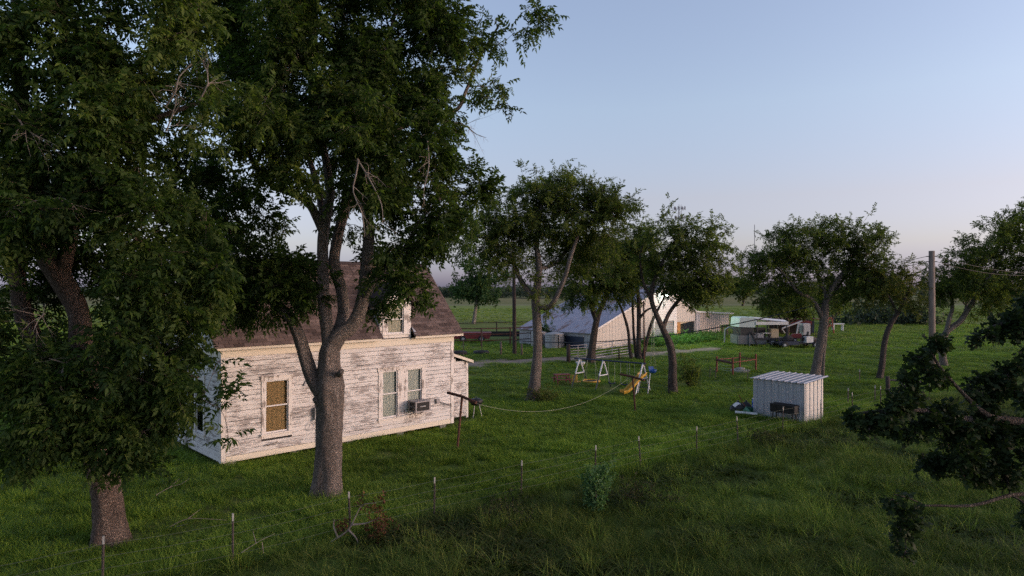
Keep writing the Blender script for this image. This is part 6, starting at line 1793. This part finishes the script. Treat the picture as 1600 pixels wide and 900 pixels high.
c = MB(); c.bar((1.2, -.04, 1.35), (1.75, -.04, .15), .10, .07, (0, 1, 0)); c.build('landing_brace', M['dark_metal'], tr)
c = MB(); c.tube([(1.0, -.05, 1.2), (1.0, -.05, -.05)], .055, 7); c.build('jack', M['mid_metal'], tr)
c = MB(); c.tube([(0, 1, 1.6), (-.55, 1, 1.75), (-.9, 1, 1.5), (-.95, 1, .35)], .07, 7); c.build('gooseneck', M['galv_old'], tr)
for x in (3.15, 3.95):
    for y in (-.06, 2.06): wheel(tr, (x, y, .36), .37, .22)
# load on the trailer
def crate(label, loc, s, m, name='crate', cat='crate'):
    t = thing(name, label, cat, loc, .1)
    x, y, z = s
    c = MB(); c.bb(-x, x, -y, y, 0, z * .9); c.build('body', M[m], t)
    c = MB(); c.bb(-x * 1.04, x * 1.04, -y * 1.04, y * 1.04, z * .9 + .001, z); c.build('lid', M[m], t)
tl = tr.location; cr = math.cos(math.radians(3)); sr = math.sin(math.radians(3))
def tloc(x, y, z): return Vector((tl.x + x * cr - y * sr, tl.y + x * sr + y * cr, tl.z + z))
crate('tan box standing on the canopied trailer bed', tloc(3.7, 1.0, .78), (.36, .35, .80), 'beige_in', 'cargo_box', 'box')
crate('grey box low on the canopied trailer bed near its nose', tloc(2.2, .9, .78), (.4, .4, .42), 'galv', 'cargo_box', 'box')
crate('dark box on the canopied trailer bed behind the grey box', tloc(2.6, 1.5, .78), (.45, .3, .9), 'dark_metal', 'cargo_box', 'box')
ch = thing('folding_table', 'white folding table on the canopied trailer bed', 'table', tloc(2.8, .6, .78), .05)
c = MB(); c.bb(-.38, .38, -.3, .3, .42, .46); c.build('top', M['white'], ch)
for x in (-.33, .33):
    for y in (-.25, .25): c = MB(); c.tube([(x, y, 0), (x * .9, y, .42)], .016, 5); c.build('leg', M['galv'], ch)
# second, low trailer with a small tractor on it
u0 = gp(1216, 543.5)
tr2 = thing('utility_trailer', 'low black utility trailer parked behind the canopied one', 'trailer', on(u0), math.radians(2))
c = MB(); c.bb(0, 4.3, 0, 1.7, .38, .50); c.build('bed', M['dark_metal'], tr2)
c = MB(); c.tube([(0, .85, .44), (-.9, .85, .42)], .05, 6); c.build('hitch', M['dark_metal'], tr2)
c = MB(); c.bb(.05, 1.9, -.03, .0, .30, .62); c.build('side_panel', M['navy_panel'], tr2)
c = MB(); c.bb(3.5, 4.28, -.04, .0, .22, .62); c.build('rear_panel', M['red_metal'], tr2)
for x in (0.05, 2.1, 4.25):
    for y in (.03, 1.67): c = MB(); c.tube([(x, y, .5), (x, y, 1.0 if x < 4 else 1.55)], .03, 6); c.build('stake', M['dark_metal'], tr2)
for y in (.03, 1.67): c = MB(); c.tube([(.05, y, .75), (4.25, y, .75)], .02, 5); c.build('side_rail', M['dark_metal'], tr2)
for x in (.55, 3.35):
    for y in (-.12, 1.82): wheel(tr2, (x, y, .30), .30, .18)
ul = tr2.location
tk = thing('garden_tractor', 'small red and white garden tractor loaded on the low trailer', 'tractor', ul + Vector((2.3, .85, .5)), 3.0)
c = MB(); c.prism([(-.1, -.22, .35), (.75, -.22, .35), (.78, -.22, .62), (.6, -.22, .75), (-.1, -.22, .78)], (0, .44, 0)); c.build('bonnet', M['red_metal'], tk)
c = MB(); c.bb(-.75, -.1, -.3, .3, .30, .46); c.build('chassis', M['dark_metal'], tk)
c = MB(); c.box((-.5, 0, .62), (.34, .4, .08)); c.box((-.68, 0, .80), (.08, .4, .34), ry=-.15); c.build('seat', M['black'], tk)
c = MB(); c.tube([(-.08, 0, .7), (-.24, 0, .98)], .018, 5); c.tube([(-.26 + .06 * math.sin(a) * .5, .16 * math.cos(a), 1.0 + .1 * math.sin(a)) for a in np.linspace(0, 6.28, 13)], .014, 5, False); c.build('steering_wheel', M['black'], tk)
for y in (-.36, .36):
    wheel(tk, (-.5, y, .30), .30, .2); wheel(tk, (.5, y, .20), .20, .14)
crate('white tank box at the front of the low trailer load', ul + Vector((2.85, .3, .5)), (.32, .28, .55), 'white', 'cargo_box', 'box')
lump('black_bag', 'dark covered bundle on the front of the low trailer', 'bundle', ul + Vector((1.15, .8, .5)), (.5, .5, .65), M['charred'], 9)
lump('black_bag', 'brown bundle at the rear of the low trailer', 'bundle', ul + Vector((3.6, .9, .5)), (.45, .5, .42), M['post_wood'], 10)
aw = thing('small_crane', 'pale machine with slanted boom and cab behind the low trailer', 'machine', on(gp(1236, 538)), .1)
c = MB(); c.bar((-.9, 0, 1.55), (1.1, 0, 2.25), .12, .10); c.build('boom', M['galv'], aw)
c = MB(); c.bar((-.9, 0, 1.5), (-.6, 0, 1.1), .08, .08); c.build('boom_tip', M['galv'], aw)
c = MB(); c.bar((.5, .2, -.05), (.9, .2, 2.1), .12, .12); c.build('strut', M['galv_old'], aw)
c = MB(); c.bb(1.25, 1.95, 0, .7, .9, 2.0); c.build('cab', M['galv'], aw)
c = MB(); c.bb(1.22, 1.30, -.03, .73, 1.2, 1.8); c.build('cab_window', M['mid_metal'], aw)
c = MB(); c.bb(1.3, 1.9, .05, .65, -.05, .899); c.build('cab_base', M['dark_metal'], aw)

sh2 = thing('red_roof_shelter', 'low open shelter with dull red sloping roof behind the trailers', 'shelter', on(gp(1208, 524)), -.12)
c = MB(); c.prism([(0, 0, 1.9), (4.2, 0, 1.55), (4.2, 0, 1.62), (0, 0, 1.97)], (0, 3, 0)); c.build('roof', M['red_metal'], sh2)
c = MB(); c.bb(0, 4.2, -.04, .0, 1.25, 1.6); c.build('fascia', M['red_metal'], sh2)
for x in (.1, 4.1):
    for y in (.1, 2.9): c = MB(); c.bb(x - .08, x + .08, y - .08, y + .08, -.05, 1.6); c.build('post', M['pole_dark'], sh2)
c = MB(); c.bb(.2, 4, 2.5, 2.6, 0, 1.5); c.build('back_boards', M['pole_dark'], sh2)
sh3 = thing('red_roof_shelter', 'second red-roofed lean-to half hidden behind the pale metal frame', 'shelter', on(gp(1243, 523)), -.1)
c = MB(); c.prism([(-.3, 0, 2.0), (3.0, 0, 1.75), (3.0, 0, 1.82), (-.3, 0, 2.08)], (0, 2.6, 0)); c.build('roof', M['red_metal'], sh3)
for x in (0, 2.8): c = MB(); c.bb(x - .08, x + .08, .1, .26, -.05, 1.8); c.build('post', M['pole_dark'], sh3)
c = MB(); c.bb(0, 2.8, 2.2, 2.3, 0, 1.7); c.build('back_boards', M['navy_panel'], sh3)
ri = thing('red_implement', 'rusty red farm implement standing right of the round elm trunk', 'implement', on(gp(1297, 521)), .2)
for (a, b) in (((-.5, 0, 0), (-.2, 0, 1.9)), ((.5, 0, 0), (.2, 0, 1.9)), ((-.35, 0, .9), (.4, 0, 1.0)), ((-.2, 0, 1.9), (.25, 0, 1.8)), ((0, 0, 1.2), (.1, .9, .1))):
    c = MB(); c.bar(a, b, .12, .12); c.build('bar', M['rust_red'], ri)
wt = thing('white_bench', 'small white bench-like table in the pasture right of the red implement', 'table', on(gp(1309, 517)), .1)
c = MB(); c.bb(-.7, .7, -.3, .3, .85, .95); c.build('top', M['white'], wt)
for x in (-.6, .6): c = MB(); c.bb(x - .05, x + .05, -.2, .2, -.05, .85); c.build('leg', M['white'], wt)

# ------------------------------------------------------------------ far masts
mD = 520.0
ms = thing('antenna_mast', 'distant lattice mobile-phone mast with antennas above the elms', 'mast', (sp(1062, 448, mD).x, mD, 0))
top = HC + (448 - 323) / FPX * mD
for k in range(3):
    a = 2.09 * k; c = MB(); c.tube([(2.2 * math.cos(a), 2.2 * math.sin(a), 0), (1.3 * math.cos(a), 1.3 * math.sin(a), top)], .16, 5); c.build('mast_leg', M['far_mast'], ms)
for k in range(16):
    z = 2 + (top - 4) * k / 15; q = 2.2 - .9 * z / top
    c = MB()
    for j in range(3):
        a, b = 2.09 * j, 2.09 * (j + 1); c.tube([(q * math.cos(a), q * math.sin(a), z), (q * math.cos(b), q * math.sin(b), z + (top / 16) * .9)], .09, 4)
    c.build('brace', M['far_mast'], ms)['kind'] = 'stuff'
for z, rr3 in ((top - 1.5, 4.2), (top - 8.5, 3.6)):
    c = MB(); c.tube([(rr3 * math.cos(a), rr3 * math.sin(a), z) for a in np.linspace(0, 6.283, 13)], .12, 4, False); pl_ = c.build('antenna_ring', M['far_mast'], ms)
    for k in range(9):
        a = 6.283 * k / 9; c = MB(); c.box((rr3 * math.cos(a), rr3 * math.sin(a), z + .3), (.5, .5, 2.6), rz=a); c.build('antenna', M['far_mast'], pl_)
m2 = thing('guyed_mast', 'thin distant radio mast left of the round elm crown', 'mast', (sp(1179, 448, 700).x, 700, 0))
c = MB(); c.tube([(0, 0, 0), (0, 0, HC + (448 - 351) / FPX * 700)], .30, 5); c.build('shaft', M['far_mast'], m2)
em2, _, nd_, lk_, bs_ = nodes('red_beacon'); bs_.inputs['Emission Color'].default_value = (1, .25, .1, 1); bs_.inputs['Emission Strength'].default_value = 6
c = MB(); c.lathe((0, 0, HC + (448 - 404) / FPX * 700), [(.3, -.8), (.9, 0), (.3, .8)], 8); c.build('beacon', em2, m2)
